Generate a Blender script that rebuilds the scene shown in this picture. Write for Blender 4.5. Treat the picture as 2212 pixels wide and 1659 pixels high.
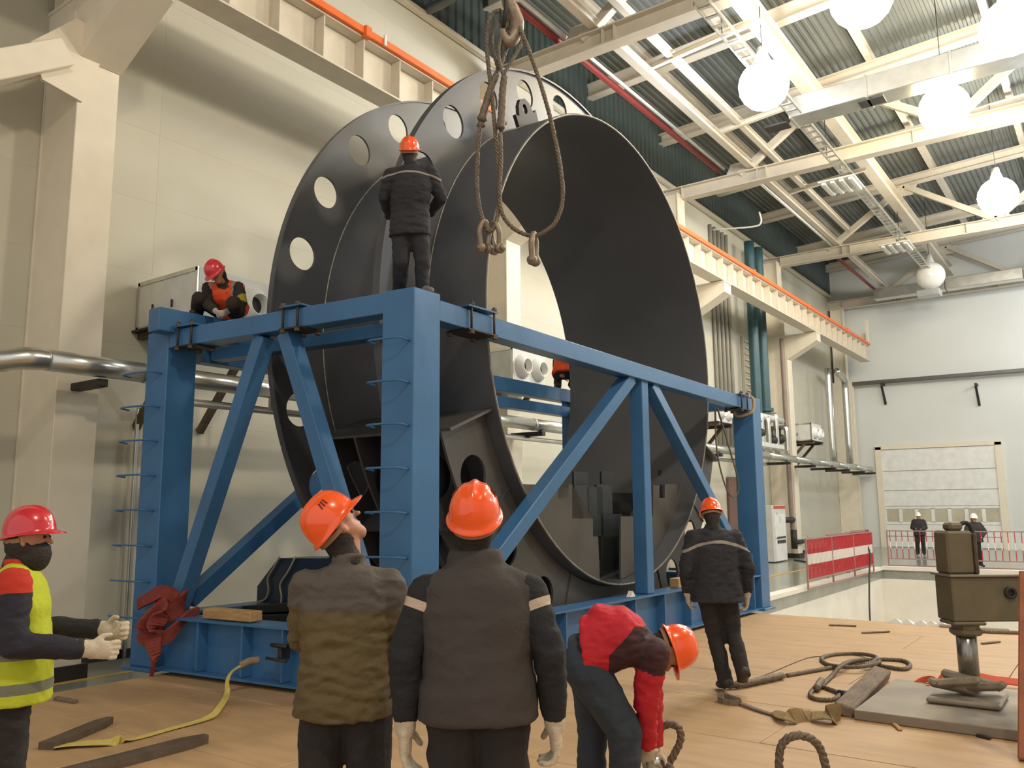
import bpy, bmesh, math, random
import numpy as np
from mathutils import Vector, Matrix, noise, Quaternion
random.seed(7)
R = math.radians
SC = bpy.context.scene
COL = SC.collection
for _o in list(bpy.data.objects): bpy.data.objects.remove(_o)
# ------------------------------------------------------------------ camera
F_PX, PIT, YAW, ROL = 1810.3, .14716, .62651, -.008052
CAM = Vector((0, 0, 1.7))
def _basis():
    cp, sp, cy, sy = math.cos(PIT), math.sin(PIT), math.cos(YAW), math.sin(YAW)
    fw = Vector((-sy*cp, cy*cp, sp)); r = Vector((cy, sy, 0)); u = r.cross(fw)
    cr, sr = math.cos(ROL), math.sin(ROL)
    return cr*r+sr*u, -sr*r+cr*u, fw
RT, UP, FW = _basis()
cam_d = bpy.data.cameras.new('camera'); cam = bpy.data.objects.new('camera', cam_d); COL.objects.link(cam)
cam_d.sensor_fit = 'HORIZONTAL'; cam_d.sensor_width = 36; cam_d.lens = 36*F_PX/2212
cam_d.clip_start = .05; cam_d.clip_end = 300
m3 = Matrix((RT, UP, -FW)).transposed()
cam.matrix_world = Matrix.Translation(CAM) @ m3.to_4x4()
SC.camera = cam
# ------------------------------------------------------------------ world, exposure, lamps
SC.view_settings.view_transform = 'Standard'; SC.view_settings.look = 'None'
SC.view_settings.gamma = 1; SC.view_settings.use_curve_mapping = False
SC.view_settings.exposure = 0.12
wd = bpy.data.worlds.new('world'); SC.world = wd; wd.use_nodes = True
wd.node_tree.nodes['Background'].inputs[0].default_value = (1.0, .96, .90, 1)
wd.node_tree.nodes['Background'].inputs[1].default_value = .8
def area(name, loc, size, power, col, rot=(0, 0, 0)):
    l = bpy.data.lights.new(name, 'AREA'); l.shape = 'DISK'; l.size = size; l.energy = power; l.color = col
    o = bpy.data.objects.new(name, l); COL.objects.link(o); o.location = loc; o.rotation_euler = rot
    return o
WARM, COOL = (1, .86, .66), (.93, .96, 1)
# lamps hanging under the roof: (x, y, z, colour) - the seen lamps, then added unseen fill lights
LAMPS = [(-6.0, 18.5, 11.5, 'c'), (-1.05, 19.2, 11.5, 'c'), (-3.3, 16.4, 11.6, 'w'), (-2.8, 22.6, 11.6, 'w'), (-2.45, 30.4, 11.6, 'w'),
         (-1.0, 29.0, 11.5, 'c'), (-6.0, 39.5, 11.6, 'n'), (2.0, 38.0, 11.5, 'c'), (3.5, 10, 11.5, 'w'), (9, 20, 11.5, 'c'), (3.0, .5, 11.5, 'w')]
LAMPS += [(2.5, 30, 11.5, 'c'), (8, 38, 11.5, 'c'), (8, 30, 11.5, 'w'), (3.0, 42.0, 11.5, 'c')]
def point(name, loc, r, power, col):
    l = bpy.data.lights.new(name, 'POINT'); l.shadow_soft_size = r; l.energy = power; l.color = col
    o = bpy.data.objects.new(name, l); COL.objects.link(o); o.location = loc; return o
for (x, y, z, c) in LAMPS[7:]:       # unseen lights added outside the frame to brighten end wall and deck
    point('off_frame_fill', (x, y, z-.45), .45, (650 if y > 28 else 1500 if y < 15 else 1200), WARM if c == 'w' else COOL)
# ------------------------------------------------------------------ pixel -> point on a plane (used only to read positions off the photo)
def ray(x, y): return FW + RT*((x-1106)/F_PX) + UP*((829.5-y)/F_PX)
def onp(x, y, n, c):
    d = ray(x, y); n = Vector(n); t = (c-n.dot(CAM))/n.dot(d); return CAM + d*t
def onz(x, y, z=0): return onp(x, y, (0, 0, 1), z)
def onx(x, y, v): return onp(x, y, (1, 0, 0), v)
def ony(x, y, v): return onp(x, y, (0, 1, 0), v)
def at(x, y, D): return CAM + ray(x, y)*D
V = Vector
# ------------------------------------------------------------------ object helpers
def tag(o, label=None, cat=None, group=None, kind=None):
    if label: o['label'] = label
    if cat: o['category'] = cat
    if group: o['group'] = group
    if kind: o['kind'] = kind
    return o
def empty(name, loc, label=None, cat=None, group=None, kind=None, rz=0):
    o = bpy.data.objects.new(name, None); COL.objects.link(o); o.location = loc; o.rotation_euler = (0, 0, rz)
    o.empty_display_size = .1
    return tag(o, label, cat, group, kind)
def worg(o):
    p = V((0, 0, 0))
    while o is not None:
        p = p + V(o.location); o = o.parent
    return p
def frame_of(d, up=V((0, 0, 1))):
    d = V(d).normalized()
    if abs(d.dot(up)) > .98: up = V((0, 1, 0))
    s = d.cross(up).normalized(); u = s.cross(d).normalized()
    return s, d, u
class MB:
    def __init__(self): self.v = []; self.f = []; self.m = []; self.sm = []
    def add(self, vs, fs, mi=0, smooth=False):
        b = len(self.v); self.v += [V(p) for p in vs]
        for f in fs: self.f.append([b+i for i in f]); self.m.append(mi); self.sm.append(smooth)
        return self
    def box(self, c, s, ax=None, mi=0):
        """c centre, s full sizes, ax three axis vectors"""
        c = V(c); X, Y, Z = ax if ax else (V((1, 0, 0)), V((0, 1, 0)), V((0, 0, 1)))
        h = [k/2 for k in s]; vs = []
        for k in (-1, 1):
            for j in (-1, 1):
                for i in (-1, 1): vs.append(c+X*(i*h[0])+Y*(j*h[1])+Z*(k*h[2]))
        return self.add(vs, [(0, 2, 3, 1), (4, 5, 7, 6), (0, 1, 5, 4), (2, 6, 7, 3), (0, 4, 6, 2), (1, 3, 7, 5)], mi)
    def rbox(self, c, s, ax=None, b=.01, mi=0):
        """box with chamfered edges"""
        c = V(c); A = ax if ax else (V((1, 0, 0)), V((0, 1, 0)), V((0, 0, 1)))
        bm = bmesh.new(); bmesh.ops.create_cube(bm, size=1)
        for v in bm.verts: v.co = V((v.co.x*s[0], v.co.y*s[1], v.co.z*s[2]))
        b = min(b, min(s)*.45)
        bmesh.ops.bevel(bm, geom=list(bm.edges), offset=b, segments=1, affect='EDGES')
        bm.verts.index_update()
        vs = [c+A[0]*v.co.x+A[1]*v.co.y+A[2]*v.co.z for v in bm.verts]
        self.add(vs, [[v.index for v in f.verts] for f in bm.faces], mi); bm.free(); return self
    def bar(self, a, b, w, h, up=V((0, 0, 1)), mi=0, bev=.006):
        a, b = V(a), V(b); s, d, u = frame_of(b-a, up)
        fn = self.rbox if bev else self.box
        if bev: self.rbox((a+b)/2, (w, (b-a).length, h), (s, d, u), bev, mi)
        else: self.box((a+b)/2, (w, (b-a).length, h), (s, d, u), mi)
        return self
    def ibeam(self, a, b, w, h, t=.02, up=V((0, 0, 1)), mi=0):
        a, b = V(a), V(b); s, d, u = frame_of(b-a, up); L = (b-a).length; c = (a+b)/2
        self.box(c+u*(h/2-t/2), (w, L, t), (s, d, u), mi); self.box(c-u*(h/2-t/2), (w, L, t), (s, d, u), mi)
        self.box(c, (t*.8, L, h-2*t), (s, d, u), mi); return self
    def tube(self, pts, r, n=8, mi=0, cap=True, closed=False):
        pts = [V(p) for p in pts]; N = len(pts); rr = r if isinstance(r, (list, tuple)) else [r]*N
        vs = []; prev = None
        for i, p in enumerate(pts):
            if closed: t = pts[(i+1) % N]-pts[i-1]
            else: t = pts[min(i+1, N-1)]-pts[max(i-1, 0)]
            t = t.normalized() if t.length > 1e-9 else V((0, 0, 1))
            if prev is None:
                s, _, u = frame_of(t)
            else:
                s = (prev - t*prev.dot(t))
                s = s.normalized() if s.length > 1e-6 else frame_of(t)[0]
                u = t.cross(s)*-1; u = s.cross(t)
            prev = s
            for k in range(n):
                a = 2*math.pi*k/n; vs.append(p+(s*math.cos(a)+u*math.sin(a))*rr[i])
        fs = []
        for i in range(N if closed else N-1):
            j = (i+1) % N
            for k in range(n):
                l = (k+1) % n; fs.append((i*n+k, i*n+l, j*n+l, j*n+k))
        if cap and not closed: fs.append(tuple(range(n))[::-1]); fs.append(tuple((N-1)*n+k for k in range(n)))
        return self.add(vs, fs, mi, True)
    def lathe(self, prof, c, ax=V((0, 0, 1)), n=24, mi=0, smooth=True):
        """prof [(r, h)] round axis ax from c"""
        s, d, u = frame_of(ax); c = V(c); vs = []; fs = []
        for (r, h) in prof:
            for k in range(n):
                a = 2*math.pi*k/n; vs.append(c+d*h+(s*math.cos(a)+u*math.sin(a))*r)
        for i in range(len(prof)-1):
            for k in range(n):
                l = (k+1) % n; fs.append((i*n+k, i*n+l, (i+1)*n+l, (i+1)*n+k))
        return self.add(vs, fs, mi, smooth)
    def cyl(self, a, b, r, n=16, mi=0): 
        return self.tube([a, b], r, n, mi)
    def prism(self, poly, o, ax, t, mi=0):
        """poly [(x,y)] in plane ax[0],ax[1] from o, thickness t along ax[2] (centred)"""
        o = V(o); X, Y, Z = [V(q) for q in ax]; n = len(poly)
        vs = [o+X*p[0]+Y*p[1]-Z*(t/2) for p in poly]+[o+X*p[0]+Y*p[1]+Z*(t/2) for p in poly]
        fs = [tuple(range(n))[::-1], tuple(range(n, 2*n))]+[(i, (i+1) % n, n+(i+1) % n, n+i) for i in range(n)]
        return self.add(vs, fs, mi)
    def sphere(self, c, r, n=12, mi=0, sc=(1, 1, 1)):
        c = V(c); m = n//2; vs = [c+V((0, 0, r*sc[2]))]; fs = []
        for i in range(1, m):
            a = math.pi*i/m
            for k in range(n):
                b = 2*math.pi*k/n; vs.append(c+V((math.sin(a)*math.cos(b)*r*sc[0], math.sin(a)*math.sin(b)*r*sc[1], math.cos(a)*r*sc[2])))
        vs.append(c-V((0, 0, r*sc[2]))); L = len(vs)-1
        for k in range(n):
            l = (k+1) % n; fs.append((0, 1+k, 1+l)); fs.append((L, L-n+l, L-n+k))
        for i in range(m-2):
            for k in range(n):
                l = (k+1) % n; fs.append((1+i*n+k, 1+(i+1)*n+k, 1+(i+1)*n+l, 1+i*n+l))
        return self.add(vs, fs, mi, True)
    def build(self, name, mats, parent=None, local=False, fix=False):
        me = bpy.data.meshes.new(name)
        o = bpy.data.objects.new(name, me)
        if parent is not None:
            off = V((0, 0, 0)) if local else worg(parent)
        else:
            xs = [p.x for p in self.v]; ys = [p.y for p in self.v]; zs = [p.z for p in self.v]
            off = V(((min(xs)+max(xs))/2, (min(ys)+max(ys))/2, min(zs))); o.location = off
        me.from_pydata([tuple(p-off) for p in self.v], [], self.f)
        if not isinstance(mats, (list, tuple)): mats = [mats]
        for mm in mats: me.materials.append(mm)
        me.polygons.foreach_set('material_index', self.m); me.polygons.foreach_set('use_smooth', self.sm)
        if fix:
            bm = bmesh.new(); bm.from_mesh(me); bmesh.ops.recalc_face_normals(bm, faces=bm.faces); bm.to_mesh(me); bm.free()
        me.update(); COL.objects.link(o)
        if parent is not None: o.parent = parent
        return o
def copy_tree(o, parent=None):
    c = o.copy(); COL.objects.link(c)
    if parent is not None: c.parent = parent
    for ch in list(o.children): copy_tree(ch, c)
    return c
def catmull(pts, n=6, closed=False):
    pts = [V(p) for p in pts]; N = len(pts); out = []
    for i in range(N if closed else N-1):
        if closed: a, b, c, d = pts[i-1], pts[i], pts[(i+1) % N], pts[(i+2) % N]
        else: a, b, c, d = pts[max(i-1, 0)], pts[i], pts[i+1], pts[min(i+2, N-1)]
        for k in range(n):
            t = k/n; out.append(.5*((2*b)+(c-a)*t+(2*a-5*b+4*c-d)*t*t+(3*b-a-3*c+d)*t*t*t))
    if not closed: out.append(pts[-1])
    return out
# ------------------------------------------------------------------ materials
def lin(c): return tuple(((x/255)/12.92 if x/255 <= .04045 else ((x/255+.055)/1.055)**2.4) for x in c)
MATS = {}
def mat(name, rgb, rough=.5, metal=0, var=.08, scale=3., bump=0., bscale=40., spots=None, emis=None, es=0, coat=0, stretch=(1, 1, 1), trans=0):
    if name in MATS: return MATS[name]
    m = bpy.data.materials.new(name); m.use_nodes = True; nt = m.node_tree; N = nt.nodes; L = nt.links; b = N['Principled BSDF']
    c = lin(rgb)
    tc = N.new('ShaderNodeTexCoord'); mp = N.new('ShaderNodeMapping'); mp.inputs['Scale'].default_value = stretch
    L.new(tc.outputs['Object'], mp.inputs[0])
    nz = N.new('ShaderNodeTexNoise'); nz.inputs['Scale'].default_value = scale; nz.inputs['Detail'].default_value = 5
    L.new(mp.outputs[0], nz.inputs[0])
    rp = N.new('ShaderNodeValToRGB'); rp.color_ramp.elements[0].position = .3; rp.color_ramp.elements[1].position = .7
    rp.color_ramp.elements[0].color = tuple(k*(1-var) for k in c)+(1,); rp.color_ramp.elements[1].color = tuple(min(1, k*(1+var)) for k in c)+(1,)
    L.new(nz.outputs[0], rp.inputs[0]); out = rp.outputs[0]
    if spots:
        srgb, sscale, lo, hi = spots
        n2 = N.new('ShaderNodeTexNoise'); n2.inputs['Scale'].default_value = sscale; n2.inputs['Detail'].default_value = 8; n2.inputs['Roughness'].default_value = .8
        L.new(mp.outputs[0], n2.inputs[0])
        r2 = N.new('ShaderNodeMapRange'); r2.inputs[1].default_value = lo; r2.inputs[2].default_value = hi; L.new(n2.outputs[0], r2.inputs[0])
        mx = N.new('ShaderNodeMix'); mx.data_type = 'RGBA'; L.new(r2.outputs[0], mx.inputs[0]); L.new(out, mx.inputs[6]); mx.inputs[7].default_value = lin(srgb)+(1,)
        out = mx.outputs[2]
    L.new(out, b.inputs['Base Color'])
    b.inputs['Roughness'].default_value = rough; b.inputs['Metallic'].default_value = metal
    if coat: b.inputs['Coat Weight'].default_value = coat; b.inputs['Coat Roughness'].default_value = .08
    if trans: b.inputs['Transmission Weight'].default_value = trans
    if bump:
        n3 = N.new('ShaderNodeTexNoise'); n3.inputs['Scale'].default_value = bscale; n3.inputs['Detail'].default_value = 4; L.new(mp.outputs[0], n3.inputs[0])
        bp = N.new('ShaderNodeBump'); bp.inputs['Strength'].default_value = bump; bp.inputs['Distance'].default_value = .02
        L.new(n3.outputs[0], bp.inputs['Height']); L.new(bp.outputs[0], b.inputs['Normal'])
    if emis:
        b.inputs['Emission Color'].default_value = lin(emis)+(1,); b.inputs['Emission Strength'].default_value = es
    MATS[name] = m; return m
def split_mat(name, cols, rough=.8, bump=.15, bscale=60, var=.06):
    """cols: base rgb, then one rgb per vertex attribute s1, s2.. painted where the attribute is > 0 (cloth panels, stripes)"""
    m = mat(name, cols[0], rough, var=var, bump=bump, bscale=bscale); nt = m.node_tree; N = nt.nodes; L = nt.links; b = N['Principled BSDF']
    src = b.inputs['Base Color'].links[0].from_socket
    for i, c in enumerate(cols[1:], 1):
        at_ = N.new('ShaderNodeAttribute'); at_.attribute_name = 's%d' % i
        g = N.new('ShaderNodeMath'); g.operation = 'GREATER_THAN'; g.inputs[1].default_value = 0; L.new(at_.outputs['Fac'], g.inputs[0])
        mx = N.new('ShaderNodeMix'); mx.data_type = 'RGBA'; L.new(g.outputs[0], mx.inputs[0]); L.new(src, mx.inputs[6]); mx.inputs[7].default_value = lin(c)+(1,)
        src = mx.outputs[2]
    L.new(src, b.inputs['Base Color']); return m
M_wall = mat('wall_paint', (198, 194, 178), .7, var=.04, scale=.6)
M_endwall = mat('end_wall_paint', (214, 216, 212), .7, var=.03, scale=.5)
M_cream = mat('cream_steel_paint', (226, 216, 196), .5, var=.04)
M_crane = mat('crane_beam_paint', (214, 205, 188), .5, var=.06)
M_orange = mat('orange_paint', (232, 110, 45), .45)
M_blue = mat('blue_steel_paint', (60, 108, 155), .33, var=.12, scale=1.6, bump=.05, bscale=18, spots=((88, 96, 100), 7, .66, .8))
M_navy = mat('navy_steel_paint', (22, 42, 66), .35)
M_steel = mat('dark_mill_steel', (90, 92, 97), .42, .2, var=.12, scale=.8, bump=.03, bscale=10, spots=((70, 68, 66), 1.6, .6, .85))
M_steel2 = mat('cradle_steel', (84, 82, 80), .5, .2, var=.12, scale=1.2, spots=((72, 64, 56), 2.5, .5, .85))
M_weld = mat('weld_bead', (160, 158, 150), .5, .4, var=.3, scale=20)
M_rust = mat('rusty_steel', (98, 84, 70), .75, .2, var=.25, scale=9, bump=.2, bscale=60)
M_dark = mat('dark_iron', (56, 54, 52), .55, .4, var=.2)
M_galv = mat('galvanised_sheet', (205, 205, 200), .28, .9, var=.1, scale=3, bump=.1, bscale=9)
M_lgrey = mat('light_grey_enamel', (205, 205, 200), .45)
M_white = mat('white_enamel', (228, 228, 224), .4)
M_teal = mat('teal_pipe_paint', (52, 86, 92), .4)
M_deckmetal = mat('roof_deck', (112, 116, 112), .5, .2, var=.12, scale=.8)
M_truss = mat('truss_paint', (205, 197, 182), .5, var=.05)
M_red = mat('red_pipe_paint', (128, 42, 38), .5)
M_floor = mat('hall_floor', (146, 148, 138), .18, var=.12, scale=.9, spots=((108, 118, 110), 1.2, .5, .75))
M_concrete = mat('pit_concrete', (225, 220, 208), .85, var=.06, scale=1.3, bump=.15, bscale=25)
M_ply = mat('plywood', (188, 154, 114), .55, var=.12, scale=1.6, stretch=(1, 4, 1), bump=.05, bscale=40, spots=((146, 116, 86), 2.6, .58, .8))
M_plyb = mat('deck_support', (70, 62, 54), .9)
M_yline = mat('yellow_marking', (214, 170, 60), .5, spots=((150, 140, 110), 8, .5, .7))
M_timber = mat('timber', (176, 142, 98), .8, var=.25, scale=6, stretch=(1, 6, 6), bump=.2)
M_oldwood = mat('weathered_timber', (122, 106, 90), .85, var=.25, scale=6, stretch=(6, 1, 6), bump=.25)
M_rope = mat('steel_wire_rope', (118, 106, 92), .6, .4, var=.3, scale=40, bump=.4, bscale=120)
M_shackle = mat('forged_shackle', (140, 126, 110), .5, .45, var=.25, scale=12, bump=.2)
M_strap = mat('yellow_webbing', (208, 190, 104), .8, var=.12, scale=20, bump=.15)
M_redsling = mat('red_sling', (136, 60, 52), .8, var=.2, scale=12, bump=.3, bscale=50)
M_olive = mat('olive_machine_paint', (106, 97, 75), .6, var=.14, scale=4, spots=((142, 104, 62), 2.2, .52, .7))
M_plate = mat('steel_plate', (142, 132, 118), .6, .3, var=.12, scale=2.5)
M_chrome = mat('bright_steel_rod', (150, 148, 142), .25, .9)
M_brown = mat('brown_door', (112, 84, 72), .5)
M_lamp_c = mat('lamp_cool', (255, 255, 255), .5, emis=(240, 246, 255), es=75)
M_lamp_w = mat('lamp_warm', (255, 246, 220), .5, emis=(255, 236, 195), es=60)
M_lampoff = mat('lamp_glass', (225, 225, 220), .2)
# ================================================================== THE HALL
WX, EY, FZ = -12.0, 46.0, -.4
# floor of the hall with the open pit
fl = MB()
PX0, PY0, PY1 = -6.75, 13.0, 30.2
fl.box(((WX+PX0)/2, 19, FZ-.15), (PX0-WX, 54, .3))
fl.box(((PX0+22)/2, (PY1+EY)/2, FZ-.15), (22-PX0, EY-PY1, .3))
fl.box(((PX0+22)/2, (-8+2)/2, FZ-.15), (22-PX0, 10, .3))
fl.box(((16+22)/2, (2+PY1)/2, FZ-.15), (6, PY1-2, .3))
tag(fl.build('floor', M_floor), kind='structure')
pw = MB()
pw.box((PX0-.2, (2+PY1)/2, FZ-2.9), (.4, PY1-2, 5.2)); pw.box(((PX0+16)/2, PY1+.2, FZ-2.9), (16-PX0+.8, .4, 5.2))
pw.box((16.2, (2+PY1)/2, FZ-2.9), (.4, PY1-2, 5.2)); pw.box(((PX0+16)/2, (2+PY1)/2, FZ-5.4), (16-PX0, PY1-2, .2))
pw.box(((PX0+16)/2, 1.8, FZ-2.9), (16-PX0+.8, .4, 5.2))
pw.box((PX0-.12, (13.4+PY1)/2, FZ+.03), (.3, PY1-13.4, .1)); pw.box(((PX0+16)/2, PY1+.1, FZ+.04), (16-PX0, .3, .12))
tag(pw.build('wall_pit', M_concrete), kind='structure')
# ledge and white offcuts on the far pit rim
# raised plywood working deck over the near end of the pit
DX0, DY1 = -8.42, 13.55
sup = MB(); sup.box(((DX0+5)/2, (DY1-6)/2-.02, -.23), (5-DX0-.1, DY1+6-.1, .42))
tag(sup.build('floor', M_plyb), kind='structure')
deck = empty('plywood_deck', (-3, 6, -.02), 'tan plywood sheet deck covering the near end of the hall floor', 'deck')
sheet = None
iy = 0
x0s = [DX0+2.44*i for i in range(6)]
y = DY1-1.22
random.seed(3)
while y > -3:
    sh = (iy % 2)*1.22
    for x in [DX0-sh+2.44*i for i in range(7)]:
        a, b = max(x, DX0), min(x+2.44, 5)
        if b-a < .2: continue
        m = MB(); m.rbox(((a+b)/2, y+.61, -.009), (b-a-.007, 1.22-.007, .018), None, .003)
        s = m.build('plywood_sheet', M_ply, deck); s.location.z = random.uniform(-.002, .001)
    y -= 1.22; iy += 1
# ---- left wall of sandwich panels
wl = empty('wall_left', (WX, 19, FZ), kind='structure')
m = MB(); m.box((WX-.082, 19, 7.5), (.16, 54, 15.8)); m.build('backing', mat('wall_joint', (198, 194, 178), .8), wl)
pan = MB(); pan.rbox((0, 0, 0), (.04, 4.997, 1.148), None, .0005); pan0 = None
zz = FZ+.575
while zz < 14.8:
    for k in range(11):
        yy = -8+2.5+k*5
        if pan0 is None:
            pan0 = pan.build('wall_panel', M_wall, wl, local=True); p = pan0
        else:
            p = pan0.copy(); COL.objects.link(p)
        p.location = V((WX-.02, yy, zz))-V(wl.location)
    zz += 1.15
m = MB(); vs = []; n = 0; yy = -8
while yy < EY+.1: vs += [(yy, 0), (yy+.12, 0), (yy+.16, .05), (yy+.26, .05)]; yy += .3
k = len(vs); V4 = [(WX+.02+q[1], q[0], 12.85) for q in vs]+[(WX+.02+q[1], q[0], 15.2) for q in vs]
m.add(V4, [(i, i+1, k+i+1, k+i) for i in range(k-1)]); tag(m.build('wall_left', mat('dark_upper_cladding', (66, 78, 76), .6)), kind='structure')
m = MB(); m.box((WX+.02, 19, FZ+.06), (.05, 54, .12)); tag(m.build('baseboard_left', M_dark), kind='structure')
# ---- end wall
m = MB(); m.box((5, EY+.15, 7.5), (34.5, .3, 15.8))
tag(m.build('wall_end', M_endwall), kind='structure')
# faint far column strips / corner trim
m = MB(); m.box((-11.6, EY-.06, 5.7), (.5, .1, 12.2)); tag(m.build('trim_1', M_cream), kind='structure')
m = MB(); m.box((22.1, 19, 7.5), (.2, 54, 15.8)); tag(m.build('wall_right', M_endwall), kind='structure')
# ---- sectional roller door in end wall
DA, DB, DZ = -9.95, -4.8, 4.52
dr = empty('door_1', ((DA+DB)/2, EY-.05, FZ), kind='structure')
m = MB()
m.box((DA-.12, EY-.06, (DZ+FZ)/2), (.3, .14, DZ-FZ+.25)); m.box((DB+.12, EY-.06, (DZ+FZ)/2), (.3, .14, DZ-FZ+.25)); m.box(((DA+DB)/2, EY-.06, DZ+.1), (DB-DA+.5, .14, .22))
m.build('door_frame', M_cream, dr)
zs = [FZ+.02, .62, 1.62, 2.55, 3.55, DZ]
zw0, zw1 = ony(2000, 1128, EY).z, ony(2000, 1098, EY).z
zs = [FZ+.02, .15, zw0-.12, zw1+.1, 2.42, 3.4, DZ-.01]
for i in range(len(zs)-1):
    if i == 2:
        m = MB(); m.box(((DA+DB)/2, EY-.03, zw0-.05), (DB-DA, .06, .14)); m.box(((DA+DB)/2, EY-.03, zw1+.04), (DB-DA, .06, .12))
        n = 7; w = (DB-DA)/n
        for k in range(n+1): m.box((DA+k*w, EY-.03, (zw0+zw1)/2), (.16, .06, zw1-zw0))
        m.build('window_rail', M_white, dr)
        for k in range(n):
            q = MB(); q.box((DA+(k+.5)*w, EY-.025, (zw0+zw1)/2), (w-.15, .02, zw1-zw0)); q.build('pane', mat('door_pane', (196, 190, 170) if k % 2 else (186, 178, 150), .25), dr) if 0 else q.build('pane', mat('door_pane', (192, 184, 162), .2, var=.15, scale=1.2), dr)
    else:
        m = MB(); m.rbox(((DA+DB)/2, EY-.03, (zs[i]+zs[i+1])/2), (DB-DA, .06, zs[i+1]-zs[i]-.03), None, .012); m.build('door_panel', M_white, dr)
# pipe across end wall with brackets
pe = empty('wall_pipe', (-5, EY-.45, 7.95), 'grey pipe run on brackets high on the end wall', 'pipe')
m = MB(); m.tube([(-11.0, EY-.45, 7.97), (4, EY-.45, 7.85)], .11, 10); m.build('pipe', mat('grey_pipe', (120, 118, 114), .5), pe)
for px in (1905, 2108):
    p = ony(px, 830, EY-.45); m = MB(); m.box((p.x, EY-.3, p.z), (.1, .6, .1)); m.bar((p.x, EY-.55, p.z-.1), (p.x+.03, EY-.04, p.z-1.0), .1, .1); m.build('bracket', M_dark, pe)
# ---- columns
COLY = [5.48, 15.3, 25.35, 35.3, 45.6]
for i, cy in enumerate(COLY):
    lab = ['cream steel column at far left of photo beside silver pipe elbow', 'cream steel column seen through the opening of the big ring', 'cream steel column mostly hidden behind the right edge of the ring',
           'cream steel column right of the blue cage beside the vertical brown pipe', 'slim cream steel column in the corner at the end wall'][i]
    c = empty('steel_column', (-11.5, cy, FZ), lab, 'column', 'crane columns along the left wall')
    w = .56 if i < 4 else .4
    m = MB(); m.rbox((-11.02, cy, 3.85), (.04, w, 8.5), None, .008); m.box((-11.97, cy, 3.85), (.04, w, 8.5)); m.box((-11.5, cy-w/2+.03, 3.85), (.92, .03, 8.5)); m.box((-11.5, cy+w/2-.03, 3.85), (.92, .03, 8.5))
    m.build('shaft', M_cream, c)
    m = MB(); m.box((-11.5, cy, FZ+.09), (1.1, w+.12, .18)); m.build('base_plate', M_dark, c)
    m = MB(); m.box((-11.55, cy, 10.1), (.6, w*.62, 4.1)); m.box((-11.25, cy, 10.1), (.03, w, 4.1)); m.box((-11.85, cy, 10.1), (.03, w, 4.1)); m.build('upper_shaft', M_cream, c)
    if i < 4:
        m = MB(); P = [(-12, 8.82), (-9.75, 8.82), (-9.75, 8.5), (-10.98, 7.85), (-12, 7.85)]
        for s in (-1, 1): m.prism([(p[0], p[1]) for p in P], (0, cy+s*(w/2-.02), 0), ((1, 0, 0), (0, 0, 1), (0, 1, 0)), .03)
        m.box((-10.87, cy, 8.83), (2.3, w+.04, .04)); m.bar((-9.76, cy, 8.5), (-11.0, cy, 7.84), w+.04, .04, bev=0); m.box((-9.76, cy, 8.66), (.03, w, .34))
        m.build('corbel', M_cream, c)
    if i == 0:
        m = MB(); m.bar((-11.0, 2.6, 6.15), (-11.0, 4.95, 7.75), .4, .36, bev=.01); m.build('knee_brace', M_cream, c)
        m = MB(); m.prism([(4.72, 7.3), (4.55, 7.75), (5.1, 8.35), (5.6, 8.3), (5.25, 7.2)], (-10.99, 0, 0), ((0, 1, 0), (0, 0, 1), (1, 0, 0)), .06); m.build('gusset', M_cream, c)
# ---- crane runway girder
g = empty('crane_girder', (-10, 20, 8.86), 'cream crane runway girder with ribbed web along the left wall', 'girder')
m = MB(); m.ibeam((-10, -6, 9.27), (-10, 44.3, 9.27), .46, .8, .03); m.build('girder_beam', M_crane, g)
st = MB(); st.box((0, 0, 0), (.2, .02, .72)); s0 = None
yy = .5
while yy < 44.3:
    if s0 is None: s0 = st.build('stiffener', M_crane, g, local=True); s = s0
    else: s = s0.copy(); COL.objects.link(s)
    s.location = V((-9.88, yy, 9.27))-V(g.location); yy += .88
m = MB(); m.box((-10, 19.2, 9.71), (.14, 50, .09)); m.build('crane_rail', M_dark, g)
m = MB(); m.box((-9.76, 44.0, 10.35), (.12, .2, 1.2)); m.box((-10, 44.2, 10), (.3, .1, .6)); m.build('end_stop', M_cream, g)
cr = empty('conductor_rail', (-9.74, 20, 9.68), 'orange conductor rail running along the top of the crane girder', 'rail')
m = MB(); m.rbox((-9.74, 19.2, 9.735), (.09, 50, .13), None, .01); m.build('bar', M_orange, cr)
for yy in (9.3, 21.5, 27.8, 34, 40): m = MB(); m.rbox((-9.73, yy, 9.73), (.15, .16, .2), None, .02); m.build('joint_clamp', M_orange, cr)
m = MB(); m.rbox((-9.68, 9.7, 9.76), (.04, .06, .2), None, .01); m.build('end_clip', M_white, cr)
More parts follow.
